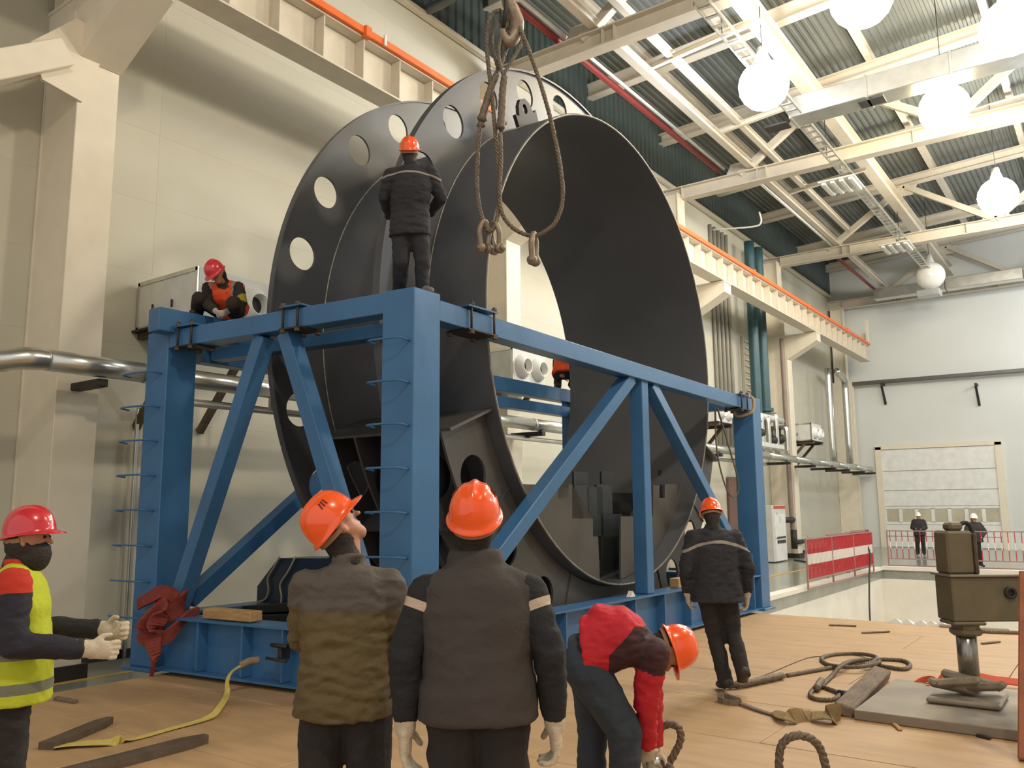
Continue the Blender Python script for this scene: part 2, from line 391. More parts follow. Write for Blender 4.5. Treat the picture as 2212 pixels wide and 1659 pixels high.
# ---- roof: corrugated deck, trusses, purlins
RS = .055
def zroof(x): return 14.75+RS*(x+12)
m = MB(); vs = []; xx = -12.3; k = 0; prof = []
while xx < 22.2:
    for dx, dz in ((0, 0), (.08, 0), (.10, .035), (.18, .035)): prof.append((xx+dx, zroof(xx+dx)+dz))
    xx += .2
n = len(prof)
for p in prof: vs.append((p[0], -8, p[1]))
for p in prof: vs.append((p[0], EY+.2, p[1]))
m.add(vs, [(i, i+1, n+i+1, n+i) for i in range(n-1)])
tag(m.build('ceiling', M_deckmetal), kind='structure')
TR = [15.6, 25.5, 35.6, 45.5]
def truss(ty, lab):
    t = empty('roof_truss', (3, ty, 12.0), lab, 'truss', 'roof trusses across the hall')
    m = MB(); m.ibeam((-12.0, ty, 12.22), (20, ty, 12.22), .36, .44, .035); m.build('bottom_chord', M_truss, t)
    m = MB(); m.ibeam((-12.0, ty, zroof(-12)-.42), (20, ty, zroof(20)-.42), .34, .36, .03); m.build('top_chord', M_truss, t)
    xs = [-9.2+3.1*k for k in range(10)]
    for k in range(9):
        a, b = (12.4, zroof(xs[k+1])-.6) if k % 2 == 0 else (zroof(xs[k])-.6, 12.4)
        m = MB(); m.bar((xs[k], ty, a), (xs[k+1], ty, b), .2, .22); m.build('diagonal', M_truss, t)
    for k in range(0, 10):
        m = MB(); zc = 12.42 if k % 2 == 0 else zroof(xs[k])-.62
        m.prism([(-.5, 0), (.5, 0), (.3, .4 if k % 2 == 0 else -.4), (-.3, .4 if k % 2 == 0 else -.4)], (xs[k], ty, zc), ((1, 0, 0), (0, 0, 1), (0, 1, 0)), .03); m.build('gusset', M_truss, t)
    for dx in (-11.2, -8.6, -8.3, -4.0): m = MB(); m.box((dx, ty-.09, 12.22), (.02, .16, .36)); m.build('stiffener', M_truss, t)
    return t
truss(TR[0], 'nearest cream roof truss crossing above the ring and wire slings')
truss(TR[1], 'second cream roof truss whose end shows above the right of the ring')
truss(TR[2], 'third cream roof truss running right from above the teal pipes')
truss(TR[3], 'farthest cream roof truss along the top of the end wall')
PL = ['roof purlin nearest the left wall under the roof deck', 'second roof purlin from the left wall', 'third roof purlin from the left wall, beside the wide roof girder', 'fourth roof purlin from the left wall', 'fifth roof purlin from the left wall above the warm lamps', 'roof purlin at the far right of the visible roof']
for x, w, h in ((-10.2, .2, .26), (-7.9, .2, .26), (-5.0, .2, .26), (-1.9, .2, .26), (1.2, .2, .26), (4.3, .2, .26)):
    m = MB(); m.ibeam((x, -2, zroof(x)-.12), (x, EY, zroof(x)-.12), w, h, .02)
    tag(m.build('roof_purlin', M_truss), 'cream '+PL.pop(0), 'purlin', 'roof purlins')
m = MB(); m.ibeam((-6.1, 8, 13.3), (-6.1, EY, 13.3), .34, .5, .03)
tag(m.build('roof_girder', M_truss), 'wide cream girder running lengthwise between the roof trusses beside the round cool lamp', 'girder')
for yy, lab in ((20.6, 'nearer cream rafter crossing between two trusses beyond the round cool lamp'), (30.5, 'farther cream rafter crossing between the second and third truss'), (40.5, 'cream rafter nearest the end wall under the roof')):
    m = MB(); m.ibeam((-12, yy, zroof(-12)-.7), (20, yy, zroof(20)-.7), .3, .42, .03)
    tag(m.build('roof_rafter', M_truss), lab, 'rafter')
# pipes under the roof along the left wall
m = MB(); m.tube([(-9.85, 8, 12.62), (-9.85, 25.3, 12.62)], .085, 10); tag(m.build('fire_pipe', M_red), 'dark red pipe under the roof beside white pipe, left of second truss', 'pipe')
m = MB(); m.tube([(-9.66, 8, 12.66), (-9.66, 25.3, 12.66)], .045, 8); tag(m.build('conduit', M_white), 'thin white pipe running beside the dark red pipe under the roof', 'pipe')
m = MB(); m.tube([(-9.0, 25.6, 12.5), (-9.0, 35.5, 12.5)], .06, 8); tag(m.build('conduit', M_white), 'thin white pipe under the roof between second and third truss', 'pipe')
m = MB(); m.tube(catmull([ony(1640, 458, 27), ony(1644, 480, 27), ony(1625, 490, 27), ony(1540, 496, 27)], 4), .03, 6); tag(m.build('conduit', M_lgrey), 'bent grey conduit hanging under second truss near teal pipes', 'pipe')
m = MB(); m.tube([(-9.3, 35.7, 12.5), (-9.3, 45.4, 12.5)], .07, 8); tag(m.build('fire_pipe', M_red), 'dark red pipe under the roof between third truss and end wall', 'pipe')
m = MB(); m.tube(catmull([ony(893, 160, 13.2), ony(893, 90, 13.2), ony(905, 35, 13.2), ony(960, 5, 13.2), ony(1010, -30, 13.2)], 5), .11, 12); tag(m.build('drain_pipe', mat('grey_green_pipe', (92, 98, 92), .4)), 'grey green drain pipe with a bend above the crane girder at top', 'pipe')
m = MB(); m.tube([(-11.9, 6.0, 10.6), (-11.9, 15, 13.15)], .05, 8)
m = MB(); m.box((-11.9, 19, 12.82), (.14, 54, .12)); tag(m.build('trim_2', M_cream), kind='structure')
xb = onz(1390, 72, 12.75).x; xa = onz(1325, 98, 12.5).x
m = MB(); m.ibeam((xa, 8, 12.6), (xa, 45, 12.6), .2, .22, .02); tag(m.build('roof_tie', M_truss), 'long cream tie beam lying on the truss bottom chords nearest the left wall', 'tie beam')
m = MB(); m.ibeam((xb, 8, 12.9), (xb, 35, 12.9), .16, .2, .02); tag(m.build('roof_tie', M_truss), 'second long cream tie beam lying on the trusses, left of the cable tray', 'tie beam')
for yy, lab in ((18.2, 'short cross strut between tie beams beyond the first truss'), (22.8, 'short cross strut between tie beams before the second truss'), (29, 'short cross strut between tie beams beyond the second truss')):
    m = MB(); m.ibeam((xa, yy, 12.75), (-6.1, yy, 13.0), .12, .14, .015); tag(m.build('roof_strut', M_truss), lab, 'strut')
# cable tray with ribbed fittings
t = empty('cable_tray', (-6.05, 27, 11.75), 'galvanised cable tray hanging below the roof along the hall', 'tray')
m = MB(); m.box((-6.2, 27.5, 11.85), (.03, 25, .1)); m.box((-5.9, 27.5, 11.85), (.03, 25, .1)); m.build('side_rail', M_galv, t)
ru = MB(); ru.box((0, 0, 0), (.28, .08, .03)); r0 = None; yy = 15.2
while yy < 40:
    if r0 is None: r0 = ru.build('rung', M_galv, t, local=True); r = r0
    else: r = r0.copy(); COL.objects.link(r)
    r.location = V((-6.05, yy, 11.82))-V(t.location); yy += .4
for i, yy in enumerate((26.6, 34.6)):
    f = empty('ribbed_light', (-6.35, yy, 11.5), ['ribbed white fitting hanging beside cable tray beyond second truss', 'ribbed white fitting hanging beside cable tray at third truss'][i], 'light fitting')
    m = MB(); m.rbox((-6.35, yy, 11.72), (1.1, 1.3, .05), None, .01); m.build('housing', M_lgrey, f)
    for k in range(4): m = MB(); m.rbox((-6.75+k*.27, yy, 11.66), (.14, 1.2, .07), None, .02); m.build('tube_lamp', M_white, f)
# rectangular duct across the hall
d = empty('air_duct', (2, 21.45, 11.75), 'galvanised rectangular air duct crossing the hall below the bright lamps', 'duct')
for k in range(9):
    m = MB(); m.rbox((-6.2+k*1.9+.95, 21.45, 12.05), (1.87, .7, .55), None, .015); m.build('duct_section', M_galv, d)
for k in range(9):
    m = MB(); m.box((-6.2+k*1.9, 21.45, 12.05), (.05, .76, .61)); m.build('flange', M_galv, d)
for px, py in ((1693, 290), (1895, 238)):
    p = onz(px, py, 11.75); m = MB(); m.box((p.x, 21.45, 11.765), (.6, .42, .04)); m.build('grille', M_dark, d)
d = empty('air_duct', (2, 44.2, 10.9), 'galvanised air duct running along high in front of the end wall', 'duct')
for k in range(5): m = MB(); m.rbox((-7.6+k*3.2, 43.6, 12.05), (3.15, .6, .5), None, .015); m.build('duct_section', M_galv, d)
for px, py in ((2010, 610),):
    p = ony(px, py, 43.6); m = MB(); m.rbox((p.x, 43.0, 11.62), (1.0, .8, .3), None, .03); m.build('outlet_box', M_lgrey, d)
for t_, x0_, y0_ in ((0, -6.05, 16.5), (0, -6.05, 24.5), (0, -6.05, 34.4)):
    m = MB(); m.tube([(x0_-.15, y0_, 11.9), (x0_-.15, y0_, 13.1)], .012, 5); tag(m.build('hanger_rod', M_dark), ['thin rod hanging the cable tray near first truss', 'thin rod hanging the cable tray before second truss', 'thin rod hanging the cable tray before third truss'][0 if y0_ < 20 else 1 if y0_ < 30 else 2], 'rod')
for f_ in [o for o in bpy.data.objects if o.name.startswith('ribbed_light')]:
    m = MB(); m.tube([(-6.35, f_.location.y, 11.74), (-6.35, f_.location.y, 13.1)], .012, 5); m.build('hanger', M_dark, f_)
# hanging lamps
LL = ['round cool white high bay lamp hanging right of the ring top', 'large cool white high bay lamp at the top right corner', 'warm yellow high bay lamp at the top edge of the photo', 'warm yellow high bay lamp above the end of second truss',
      'warm yellow high bay lamp above third truss at right edge', 'cool white high bay lamp at the right edge above second truss', 'unlit high bay lamp hanging before the end wall']
for i, (x, y, z, c) in enumerate(LAMPS):
    if i > 6: continue
    l = empty('high_bay_lamp', (x, y, z), LL[i], 'lamp', 'high bay lamps')
    lm = {'c': M_lamp_c, 'w': M_lamp_w, 'n': M_lampoff}[c]
    r = .58 if c == 'c' else .6
    m = MB(); m.lathe([(.001, .95), (.11, .95), (.13, .8), (.18, .66), (.2, .56), (.19, .5)], (x, y, z), n=24); m.build('housing', M_lgrey, l)
    m = MB(); m.lathe([(r*math.sin(R(a))+(.001 if a > 170 else 0), r*math.cos(R(a))) for a in (18, 35, 52, 70, 88, 106, 124, 142, 160, 180)], (x, y, z), n=32); m.build('diffuser', lm, l)
    m = MB(); m.tube([(x, y, z+.9), (x, y, zroof(x)-.05)], .012, 5); m.build('cable', M_dark, l)
# ---- air heaters on the left wall
HL = ['white twin nozzle air heater behind the crouching worker with red helmet', 'white twin nozzle air heater seen through the ring opening', 'white twin nozzle air heater just right of the ring edge', 'white twin nozzle air heater right of the far blue post']
def heater(y0, y1, lab, xf=-10.4):
    h = empty('air_heater', (-11, (y0+y1)/2, 4.3), lab, 'heater', 'air heaters along the left wall')
    m = MB(); m.rbox(((xf-11.95)/2, (y0+y1)/2, 4.78), (xf+11.95, y1-y0, .74), None, .02)
    m.build('casing', M_lgrey, h)
    m = MB(); c = ((xf-11.95)/2, y0-.005, 4.78)
    for dz in (-.35, .35): m.box((c[0], c[1], c[2]+dz), (xf+11.95-.02, .02, .06))
    for dx in (-(xf+11.95)/2+.03, (xf+11.95)/2-.03): m.box((c[0]+dx, c[1], c[2]), (.06, .02, .74))
    m.build('edge_frame', M_galv, h)
    for k in (-1, 1):
        yc = (y0+y1)/2+k*(y1-y0)*.245
        m = MB(); m.lathe([(.27, 0), (.27, .03), (.2, .1), (.17, .17), (.155, .17), (.15, .06), (.13, 0)], (xf, yc, 4.76), V((1, 0, 0)), 24); nz = m.build('nozzle', M_white, h)
        m = MB(); m.lathe([(.15, 0), (.001, 0)], (xf+.012, yc, 4.76), V((1, 0, 0)), 20); m.build('throat', M_dark, nz)
    for k in (0, 1):
        m = MB(); m.rbox((-11.5+k*.5, y0-.025, 4.7), (.025, .03, .12), None, .008); m.build('latch', M_dark, h)
    for yy in (y0+.1, y1-.1):
        m = MB(); m.bar((-12, yy, 4.35), (xf+.05, yy, 4.35), .1, .12, bev=.005); m.bar((-11.98, yy, 2.95), (-10.75, yy, 4.3), .1, .1, bev=.005); m.build('bracket', M_rust, h)
    m = MB(); m.box((-11.2, (y0+y1)/2, 4.4), (1.7, y1-y0+.1, .03)); m.build('tray', M_dark, h)
    return h
heater(6.77, 8.05, HL[0]); heater(14.43, 15.68, HL[1]); heater(25.6, 26.9, HL[2]); heater(35.8, 37.2, HL[3])
# ---- insulated silver pipe along the wall
def pipe_run():
    p = empty('insulated_pipe', (-10.3, 25, 3.3), 'thick silver clad pipe running along the left wall with elbow', 'pipe')
    ys = [4.75, 6.0, 9, 12, 15, 18, 21, 24, 27, 30, 33, 36, 39, 42, 45.3]
    for a, b in zip(ys[:-1], ys[1:]): m = MB(); m.tube([(-10.3, a, 3.5), (-10.3, b-.01, 3.5)], .13, 18); m.build('pipe_section', M_galv, p)
    for a in ys[1:-1]: m = MB(); m.tube([(-10.3, a-.03, 3.5), (-10.3, a+.03, 3.5)], .137, 18); m.build('band', M_galv, p)
    pts = catmull([(-10.3, 4.75, 3.5), (-10.32, 4.5, 3.49), (-10.45, 4.25, 3.44), (-10.7, 4.0, 3.4), (-10.9, 3.6, 3.4), (-10.95, 3.0, 3.42), (-10.95, 1.5, 3.42)], 5)
    m = MB()
    m.tube(pts, [.13+.006*((i//3) % 2) for i in range(len(pts))], 18); m.build('elbow', M_galv, p)
    for cy in (5.45, 12.2, 15.2, 20, 25.3, 28.5, 32.0, 35.2, 38.2, 40.5, 43.3, 45.4): m = MB(); m.rbox((-10.7, cy, 3.31), (1.1 if cy > 6 else .75, .14, .1), None, .01); m.build('bracket', M_dark, p)
    return p
pipe_run()
m = MB(); m.tube([(-10.6, 6.3, 3.22), (-10.6, 30.5, 3.22)], .055, 12); tag(m.build('thin_pipe', M_galv), 'thin silver pipe running below the thick clad pipe on left wall', 'pipe')
m = MB(); m.tube([(-10.45, 8.15, 3.22), (-10.45, 8.15, 3.8)], .045, 10); m.tube([(-10.5, 8.32, 3.22), (-10.5, 8.32, 3.8)], .04, 10)
tag(m.build('riser_pipe', M_galv), 'pair of short silver risers joining the two wall pipes left of ring', 'pipe')
m = MB(); q = [onx(272, 1418, -11.9), onx(283, 1150, -11.9), onx(292, 890, -11.9)]; yq = q[1].y
m.tube(catmull([(-11.9, yq, FZ), (-11.9, yq, 2), (-11.9, yq, 3.1), (-11.9, yq+.05, 3.22), (-11.9, yq+.3, 3.25), (-11.9, yq+.9, 3.25)], 4), .03, 8); m.tube([(-11.9, yq+.12, FZ), (-11.9, yq+.12, 3.1)], .02, 6)
tag(m.build('conduit', M_galv), 'galvanised vertical conduit on the wall left of the blue cage', 'conduit')
# ---- services cluster right of the ring
TL = ['left one of the two vertical teal pipes on the left wall', 'right one of the two vertical teal pipes on the left wall']
for i, yy in enumerate((31.9, 32.9)):
    m = MB(); m.tube(catmull([(-11.3, yy, 12.2), (-11.3, yy, 8), (-11.3, yy, 5.4), (-11.35, yy+.05, 5.0), (-11.6, yy+.1, 4.85), (-11.95, yy+.1, 4.85)], 5), .2, 12)
    tag(m.build('teal_pipe', M_teal), TL[i], 'pipe', 'teal pipes on the wall')
m = MB(); m.lathe([(.3, -.06), (.3, .06)], (-11.3, 32.9, 5.5), n=16); m.add([], []); tag(m.build('pipe_flange', M_teal), 'teal flange near the bottom of the right teal pipe', 'flange')
for k, yy in enumerate((29.5, 29.9, 30.3, 30.7, 31.1, 33.6, 34.0)):
    m = MB(); m.tube([(-11.91, yy, 3.9 if k < 5 else 5), (-11.93, yy, 12.4)], .07, 6)
    tag(m.build('conduit', mat('conduit_grey', (150, 146, 134), .5)), ['first', 'second', 'third', 'fourth', 'fifth', 'sixth', 'seventh'][k]+' thin grey wall conduit counting from the ring edge past the teal pipes', 'conduit', 'conduits beside the teal pipes')
m = MB(); m.tube([(-11.8, 26.6, 2.2), (-11.8, 26.6, 12.2)], .09, 8); tag(m.build('conduit', mat('conduit_brown', (150, 130, 116), .5)), 'brown vertical conduit on the wall at the ring right edge', 'conduit')
m = MB(); m.rbox((-11.85, 27.2, 8.3), (.26, .3, 1.7), None, .08); tag(m.build('fire_bottle', M_red), 'dark red vertical cylinder under the crane girder right of ring', 'pipe')
m = MB(); m.tube(catmull([(-11.0, 34.4, 8.6), (-11.0, 34.4, 5), (-11.0, 34.4, 2.0), (-11.0, 34.5, .55)], 4), .1, 8); tag(m.build('riser_pipe', mat('brown_pipe', (140, 124, 112), .5)), 'brown riser pipe on the column right of the cage', 'pipe')
b = empty('louvre_panel', (-11.9, 33.6, 6.4), 'beige louvred service panel beside the teal pipes', 'panel')
m = MB(); m.box((-11.93, 33.4, 7.2), (.1, 2.2, 2.6)); m.build('back', mat('beige_panel', (178, 170, 150), .6), b)
for k in range(10): m = MB(); m.box((-11.85, 33.4, 6.05+k*.25), (.05, 2.0, .05)); m.build('slat', M_lgrey, b)
b = empty('valve_station', (-10.9, 31.5, 3.6), 'cluster of silver pipes and valves between far blue post and heater', 'pipework')
for (y0, z0, z1) in ((30.6, 3.7, 5.1), (31.3, 3.6, 5.0), (32.2, 3.6, 5.2), (33.4, 3.6, 4.8)):
    m = MB(); m.tube(catmull([(-10.7, y0, z0), (-10.7, y0, z1-.15), (-10.75, y0, z1), (-11.0, y0, z1), (-11.9, y0, z1)], 3), .1, 8); m.build('pipe', M_galv, b)
for (y0, z0) in ((30.6, 4.4), (31.9, 4.2), (32.8, 4.3)):
    m = MB(); m.sphere((-10.75, y0, z0), .2, 10); m.tube([(-10.75, y0, z0), (-10.75, y0, z0+.42)], .04, 6); m.lathe([(.13, 0), (.13, .04)], (-10.75, y0, z0+.4), n=10); m.build('valve', M_dark, b)
m = MB(); m.rbox((-10.8, 31.5, 3.95), (.4, 2.6, .22), None, .05); m.tube([(-10.8, 30.2, 5.05), (-10.8, 33.2, 5.05)], .13, 8); m.build('header', M_lgrey, b)
b = empty('hydrant_valve', (-10.9, 34.4, .2), 'grey pipe valve with handwheels beside the column right of cage', 'valve')
m = MB(); m.tube([(-10.95, 34.4, .75), (-10.95, 34.4, .0)], .13, 8); m.tube([(-10.95, 33.4, 1.15), (-10.95, 34.4, 1.15)], .11, 8); m.build('body', M_dark, b)
m = MB(); m.tube([(-10.95, 34.4, .25), (-10.95, 35.6, .25)], .09, 8); m.lathe([(.26, 0), (.26, .06)], (-10.95, 35.6, .25), V((0, 1, 0)), 12); m.build('handwheel', M_dark, b)
b = empty('control_cabinet', (-11.3, 32.4, FZ), 'light grey control cabinet with red strip and buttons right of cage', 'cabinet')
m = MB(); m.rbox((-11.3, 32.3, .68), (1.0, 1.5, 2.1), None, .02); m.build('cabinet_body', M_lgrey, b)
m = MB(); m.rbox((-10.79, 32.35, .95), (.02, 1.2, .9), None, .005); m.rbox((-10.79, 32.35, .05), (.02, 1.2, .8), None, .005); m.build('door', M_white, b)
m = MB(); m.box((-10.79, 32.35, 1.66), (.02, 1.3, .1)); m.build('red_strip', mat('red_strip', (190, 70, 60), .5), b)
for i in range(5): m = MB(); m.box((-10.77, 31.95+.2*i, .52), (.03, .09, .07)); m.build('button', M_dark, b)
for i in range(5): m = MB(); m.box((-10.77, 31.95+.2*i, .36), (.03, .11, .12)); m.build('button', M_dark, b)
m = MB(); m.box((-10.77, 32.3, 1.2), (.02, .12, .22)); m.box((-10.77, 32.05, 1.42), (.02, .18, .1)); m.build('gauge', M_lgrey, b)
m = MB(); m.rbox((-11.93, 30.8, 1.2), (.1, 1.35, 3.2), None, .02); tag(m.build('door_2', M_brown), kind='structure')
v = empty('downpipe', (-11.0, 43, 3.5), 'tall grey pipe loop rising beside the end wall corner', 'pipe')
m = MB(); m.tube(catmull([(-11, 41.0, 3.6), (-11, 41.0, 6.5), (-11, 41.0, 8.2)], 3), .14, 8); m.build('pipe', M_galv, v)
m = MB(); m.tube(catmull([(-11, 44.0, 3.6), (-11, 44.0, 7.5), (-11, 43.9, 8.0), (-11, 43.0, 8.2), (-11, 42.6, 8.3)], 3), .16, 8); m.build('pipe', M_galv, v)
m = MB(); m.tube([(-11.3, 42.5, 3.6), (-11.3, 42.5, 8.3)], .1, 8); m.build('pipe', M_galv, v)
# yellow floor line and dark patch strip
m = MB(); m.box((-10.88, 12, FZ+.003), (.1, 36, .006)); tag(m.build('floor_marking', M_yline), 'long yellow marking line on hall floor beside the left wall', 'floor marking')
# ================================================================== BIG RING (steel liner with flanges)
RA = .03; RN = V((math.cos(RA), math.sin(RA), 0)); RTn = V((-math.sin(RA), math.cos(RA), 0)); ZU = V((0, 0, 1))
RC0 = V((-5.35, 9, 3.85)) + RTn*.99
def rp(L, r, th): return RC0 - RN*L + (RTn*math.cos(R(th)) + ZU*math.sin(R(th)))*r
ring = empty('steel_ring', (RC0.x-1.2, RC0.y, .05), 'huge dark grey steel ring with perforated flanges standing inside the blue cage', 'steel ring')
def annulus(m, L, r0, r1, t, a0=0, a1=360, seg=144, holes=(), hr=.2, mi=0):
    """flat ring plate with real round holes: built with bmesh triangle fill"""
    bm = bmesh.new(); full = (a1-a0) >= 359.9
    def loop(pts, closed=True):
        vs = [bm.verts.new((p[0], p[1], 0)) for p in pts]
        for i in range(len(vs)): bm.edges.new((vs[i], vs[(i+1) % len(vs)]))
    n = int(seg*(a1-a0)/360)
    P = lambda r, a: (r*math.cos(R(a)), r*math.sin(R(a)))
    if full:
        loop([P(r1, a0+360*i/n) for i in range(n)]); loop([P(r0, a0+360*i/n) for i in range(n)])
    else:
        loop([P(r1, a0+(a1-a0)*i/n) for i in range(n+1)]+[P(r0, a1-(a1-a0)*i/n) for i in range(n+1)])
    for h in holes:
        c = P(3.63, h); loop([(c[0]+hr*math.cos(R(k*15)), c[1]+hr*math.sin(R(k*15))) for k in range(24)])
    bmesh.ops.triangle_fill(bm, use_beauty=True, edges=list(bm.edges))
    bm.verts.index_update()
    base = [v.co.copy() for v in bm.verts]; tris = [[v.index for v in f.verts] for f in bm.faces]
    bnd = [(e.verts[0].index, e.verts[1].index) for e in bm.edges if len(e.link_faces) == 1]; bm.free()
    nb = len(base); vs = []
    for s in (0, 1):
        for c in base: vs.append(RC0-RN*(L+s*t)+RTn*c.x+ZU*c.y)
    fs = [t_ for t_ in tris]+[[nb+i for i in t_][::-1] for t_ in tris]+[[a, b, nb+b, nb+a] for a, b in bnd]
    # flat foot of the flange the deck: flatten its lowest part
    vs = [V((p.x, p.y, max(p.z, .04))) for p in vs]
    m.add(vs, fs, mi)
def shell(m, L0, L1, r0, r1, a0=0, a1=360, seg=144):
    full = a1-a0 >= 359.9; n = int(seg*(a1-a0)/360); vs = []; fs = []; k = n if full else n+1
    for (L, r) in ((L0, r1), (L1, r1), (L1, r0), (L0, r0)):
        for i in range(k): vs.append(rp(L, r, a0+(a1-a0)*i/n))
    for q in range(4):
        for i in range(n):
            j = (i+1) % k; fs.append((q*k+i, q*k+j, ((q+1) % 4)*k+j, ((q+1) % 4)*k+i))
    m.add(vs, fs, 0, False)
def smooth(o, ang=35):
    for p in o.data.polygons: p.use_smooth = True
    try: o.data.set_sharp_from_angle(angle=R(ang))
    except Exception: pass
    return o
RR = 3.16; M_rim = mat('bare_rim', (128, 124, 116), .5, .4, var=.3, scale=6)
m = MB(); shell(m, 0, 2.64, RR-.03, RR); smooth(m.build('barrel', M_steel, ring, fix=True))
H1 = [92.9+15*k for k in range(24)]; H2 = [.8+15*k for k in range(24)]
m = MB(); annulus(m, .80, RR, 3.95, .03, holes=[h for h in H1 if math.sin(R(h)) > -.3]); smooth(m.build('flange', M_steel, ring, fix=True), 30)
m = MB(); annulus(m, 2.44, RR, 3.97, .03, holes=[h for h in H2]); smooth(m.build('flange', M_steel, ring, fix=True), 30)
m = MB()
for L in (.79, 2.43): m.tube([rp(L, RR+.008, a*2.5) for a in range(144)], .010, 5, closed=True)
m.build('weld_seam', M_weld, ring)
m = MB(); m.tube([rp(0, RR-.015, a*2.5) for a in range(144)], .0155, 5, closed=True); m.build('rim_edge', M_rim, ring)
# outer stiffening lip on flange edges
m = MB(); shell(m, .77, .87, 3.93, 3.955); smooth(m.build('flange_lip', M_steel, ring, fix=True)); m = MB(); shell(m, 2.42, 2.5, 3.95, 3.975); smooth(m.build('flange_lip', M_steel, ring, fix=True))
# cradle plates round the lower half
HB = [-150+15*k for k in range(9)]
for L in (.17, .62, 1.35, 1.85):
    m = MB(); annulus(m, L, RR+.005, 3.93, .03, -159.5, -20.5, holes=HB, hr=.22); smooth(m.build('cradle_rib', M_steel2, ring, fix=True), 30)
for a in (-159.5, -20.5):
    m = MB(); c = rp(1.0, (RR+3.93)/2, a); rd = (rp(0, 1, a)-rp(0, 0, a)).normalized()
    m.box(c, (3.93-RR, 1.9, .03), (rd, RN, rd.cross(RN))); m.build('cradle_end_plate', M_steel2, ring)
for a in (-142.5, -112, -67, -37.5):
    m = MB(); c = rp(1.0, (RR+3.93)/2, a); rd = (rp(0, 1, a)-rp(0, 0, a)).normalized()
    m.box(c, (3.93-RR-.02, 1.7, .025), (rd, RN, rd.cross(RN))); m.build('cradle_web', M_steel2, ring)
# lifting lug at top
m = MB(); c = rp(.5, RR, 118); tg = (RTn*-math.sin(R(118))+ZU*math.cos(R(118))).normalized(); rdv = (rp(0, 1, 118)-rp(0, 0, 118)).normalized()
lug = [(-.26, 0), (.26, 0), (.27, .16), (.19, .13), (.14, .26), (.06, .33), (-.06, .33), (-.14, .26), (-.19, .13), (-.27, .16)]
bm = bmesh.new()
o_ = [bm.verts.new((p[0], p[1], 0)) for p in lug]; h_ = [bm.verts.new((.055*math.cos(R(k*30)), .2+.065*math.sin(R(k*30)), 0)) for k in range(12)]
for q in (o_, h_):
    for i in range(len(q)): bm.edges.new((q[i], q[(i+1) % len(q)]))
bmesh.ops.triangle_fill(bm, use_beauty=True, edges=list(bm.edges)); bm.verts.index_update()
base = [v.co.copy() for v in bm.verts]; tr = [[v.index for v in f.verts] for f in bm.faces]; bd = [(e.verts[0].index, e.verts[1].index) for e in bm.edges if len(e.link_faces) == 1]; bm.free()
nb = len(base); vs = [c-RN*(s*.05)+tg*p.x+rdv*p.y for s in (0, 1) for p in base]
m.add(vs, tr+[[nb+i for i in t_][::-1] for t_ in tr]+[[a, b_, nb+b_, nb+a] for a, b_ in bd]); m.build('lifting_lug', M_dark, ring, fix=True)
# bracing plates inside the bottom of the barrel (stepped cut-outs)
def platein(name, L, px, mt, t=.02):
    n = RN; c = n.dot(RC0-RN*L); pts = []
    for x, y in px:
        p = onp(x, y, n, c); s = (p-(RC0-RN*L)).dot(RTn); z = p.z-RC0.z
        r = math.hypot(s, z)
        if r > RR-.035: s *= (RR-.035)/r; z *= (RR-.035)/r
        pts.append((s, z))
    return pts
def arc(a, b, n=16): return [((RR-.035)*math.cos(R(a+(b-a)*i/n)), (RR-.035)*math.sin(R(a+(b-a)*i/n))) for i in range(n+1)]
def addplate(L, poly, mt, nm='bracing_plate'):
    m = MB(); bm = bmesh.new(); vv = [bm.verts.new((p[0], p[1], 0)) for p in poly]; bm.faces.new(vv); bmesh.ops.triangulate(bm, faces=list(bm.faces)); bm.verts.index_update()
    tr = [[v.index for v in f.verts] for f in bm.faces]; bm.free(); n = len(poly)
    vs = [RC0-RN*(L+s*.03)+RTn*p[0]+ZU*p[1] for s in (0, 1) for p in poly]
    m.add(vs, tr+[[n+i for i in t_][::-1] for t_ in tr]+[[i, (i+1) % n, n+(i+1) % n, n+i] for i in range(n)]); return m.build(nm, mt, ring, fix=True)
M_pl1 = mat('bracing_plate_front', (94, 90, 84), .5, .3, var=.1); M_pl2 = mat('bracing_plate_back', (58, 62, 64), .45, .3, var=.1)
LP = .25
def apx(x, y, L=LP):
    n = RN; c = n.dot(RC0-RN*L); p = onp(x, y, n, c); q = p-(RC0-RN*L); return (q.dot(RTn), q.z)
stepL = [apx(*q) for q in ((1296, 1262), (1292, 1159), (1281, 1159), (1281, 1120), (1236, 1120), (1236, 1046), (1228, 1046), (1228, 1077), (1206, 1077), (1206, 1048), (1140, 1046))]
aL = math.degrees(math.atan2(stepL[-1][1], -math.sqrt(max(.01, (RR-.035)**2-stepL[-1][1]**2))))
aB = math.degrees(math.atan2(stepL[0][1], stepL[0][0]))
polyL = [((RR-.035)*math.cos(R(aB)), (RR-.035)*math.sin(R(aB)))]+stepL[1:]+arc(aL, aB)[:-1]
addplate(LP, polyL, M_pl1)
stepR = [apx(*q) for q in ((1341, 1250), (1341, 1115), (1352, 1115), (1390, 1115), (1411, 1115), (1411, 1049), (1424, 1049), (1424, 1076), (1436, 1076), (1436, 1046), (1463, 1046), (1463, 1075), (1471, 1075), (1471, 1046), (1500, 1046))]
stepR = [q for q in stepR if math.hypot(*q) < RR-.06 or q is stepR[0]]
aR = math.degrees(math.atan2(stepR[-1][1], math.sqrt((RR-.035)**2-stepR[-1][1]**2))); aB2 = math.degrees(math.atan2(-math.sqrt((RR-.035)**2-stepR[0][0]**2), stepR[0][0]))
polyR = [((RR-.035)*math.cos(R(aB2)), (RR-.035)*math.sin(R(aB2)))]+stepR[1:]+arc(aR, aB2)[:-1]
addplate(LP, polyR, M_pl1)
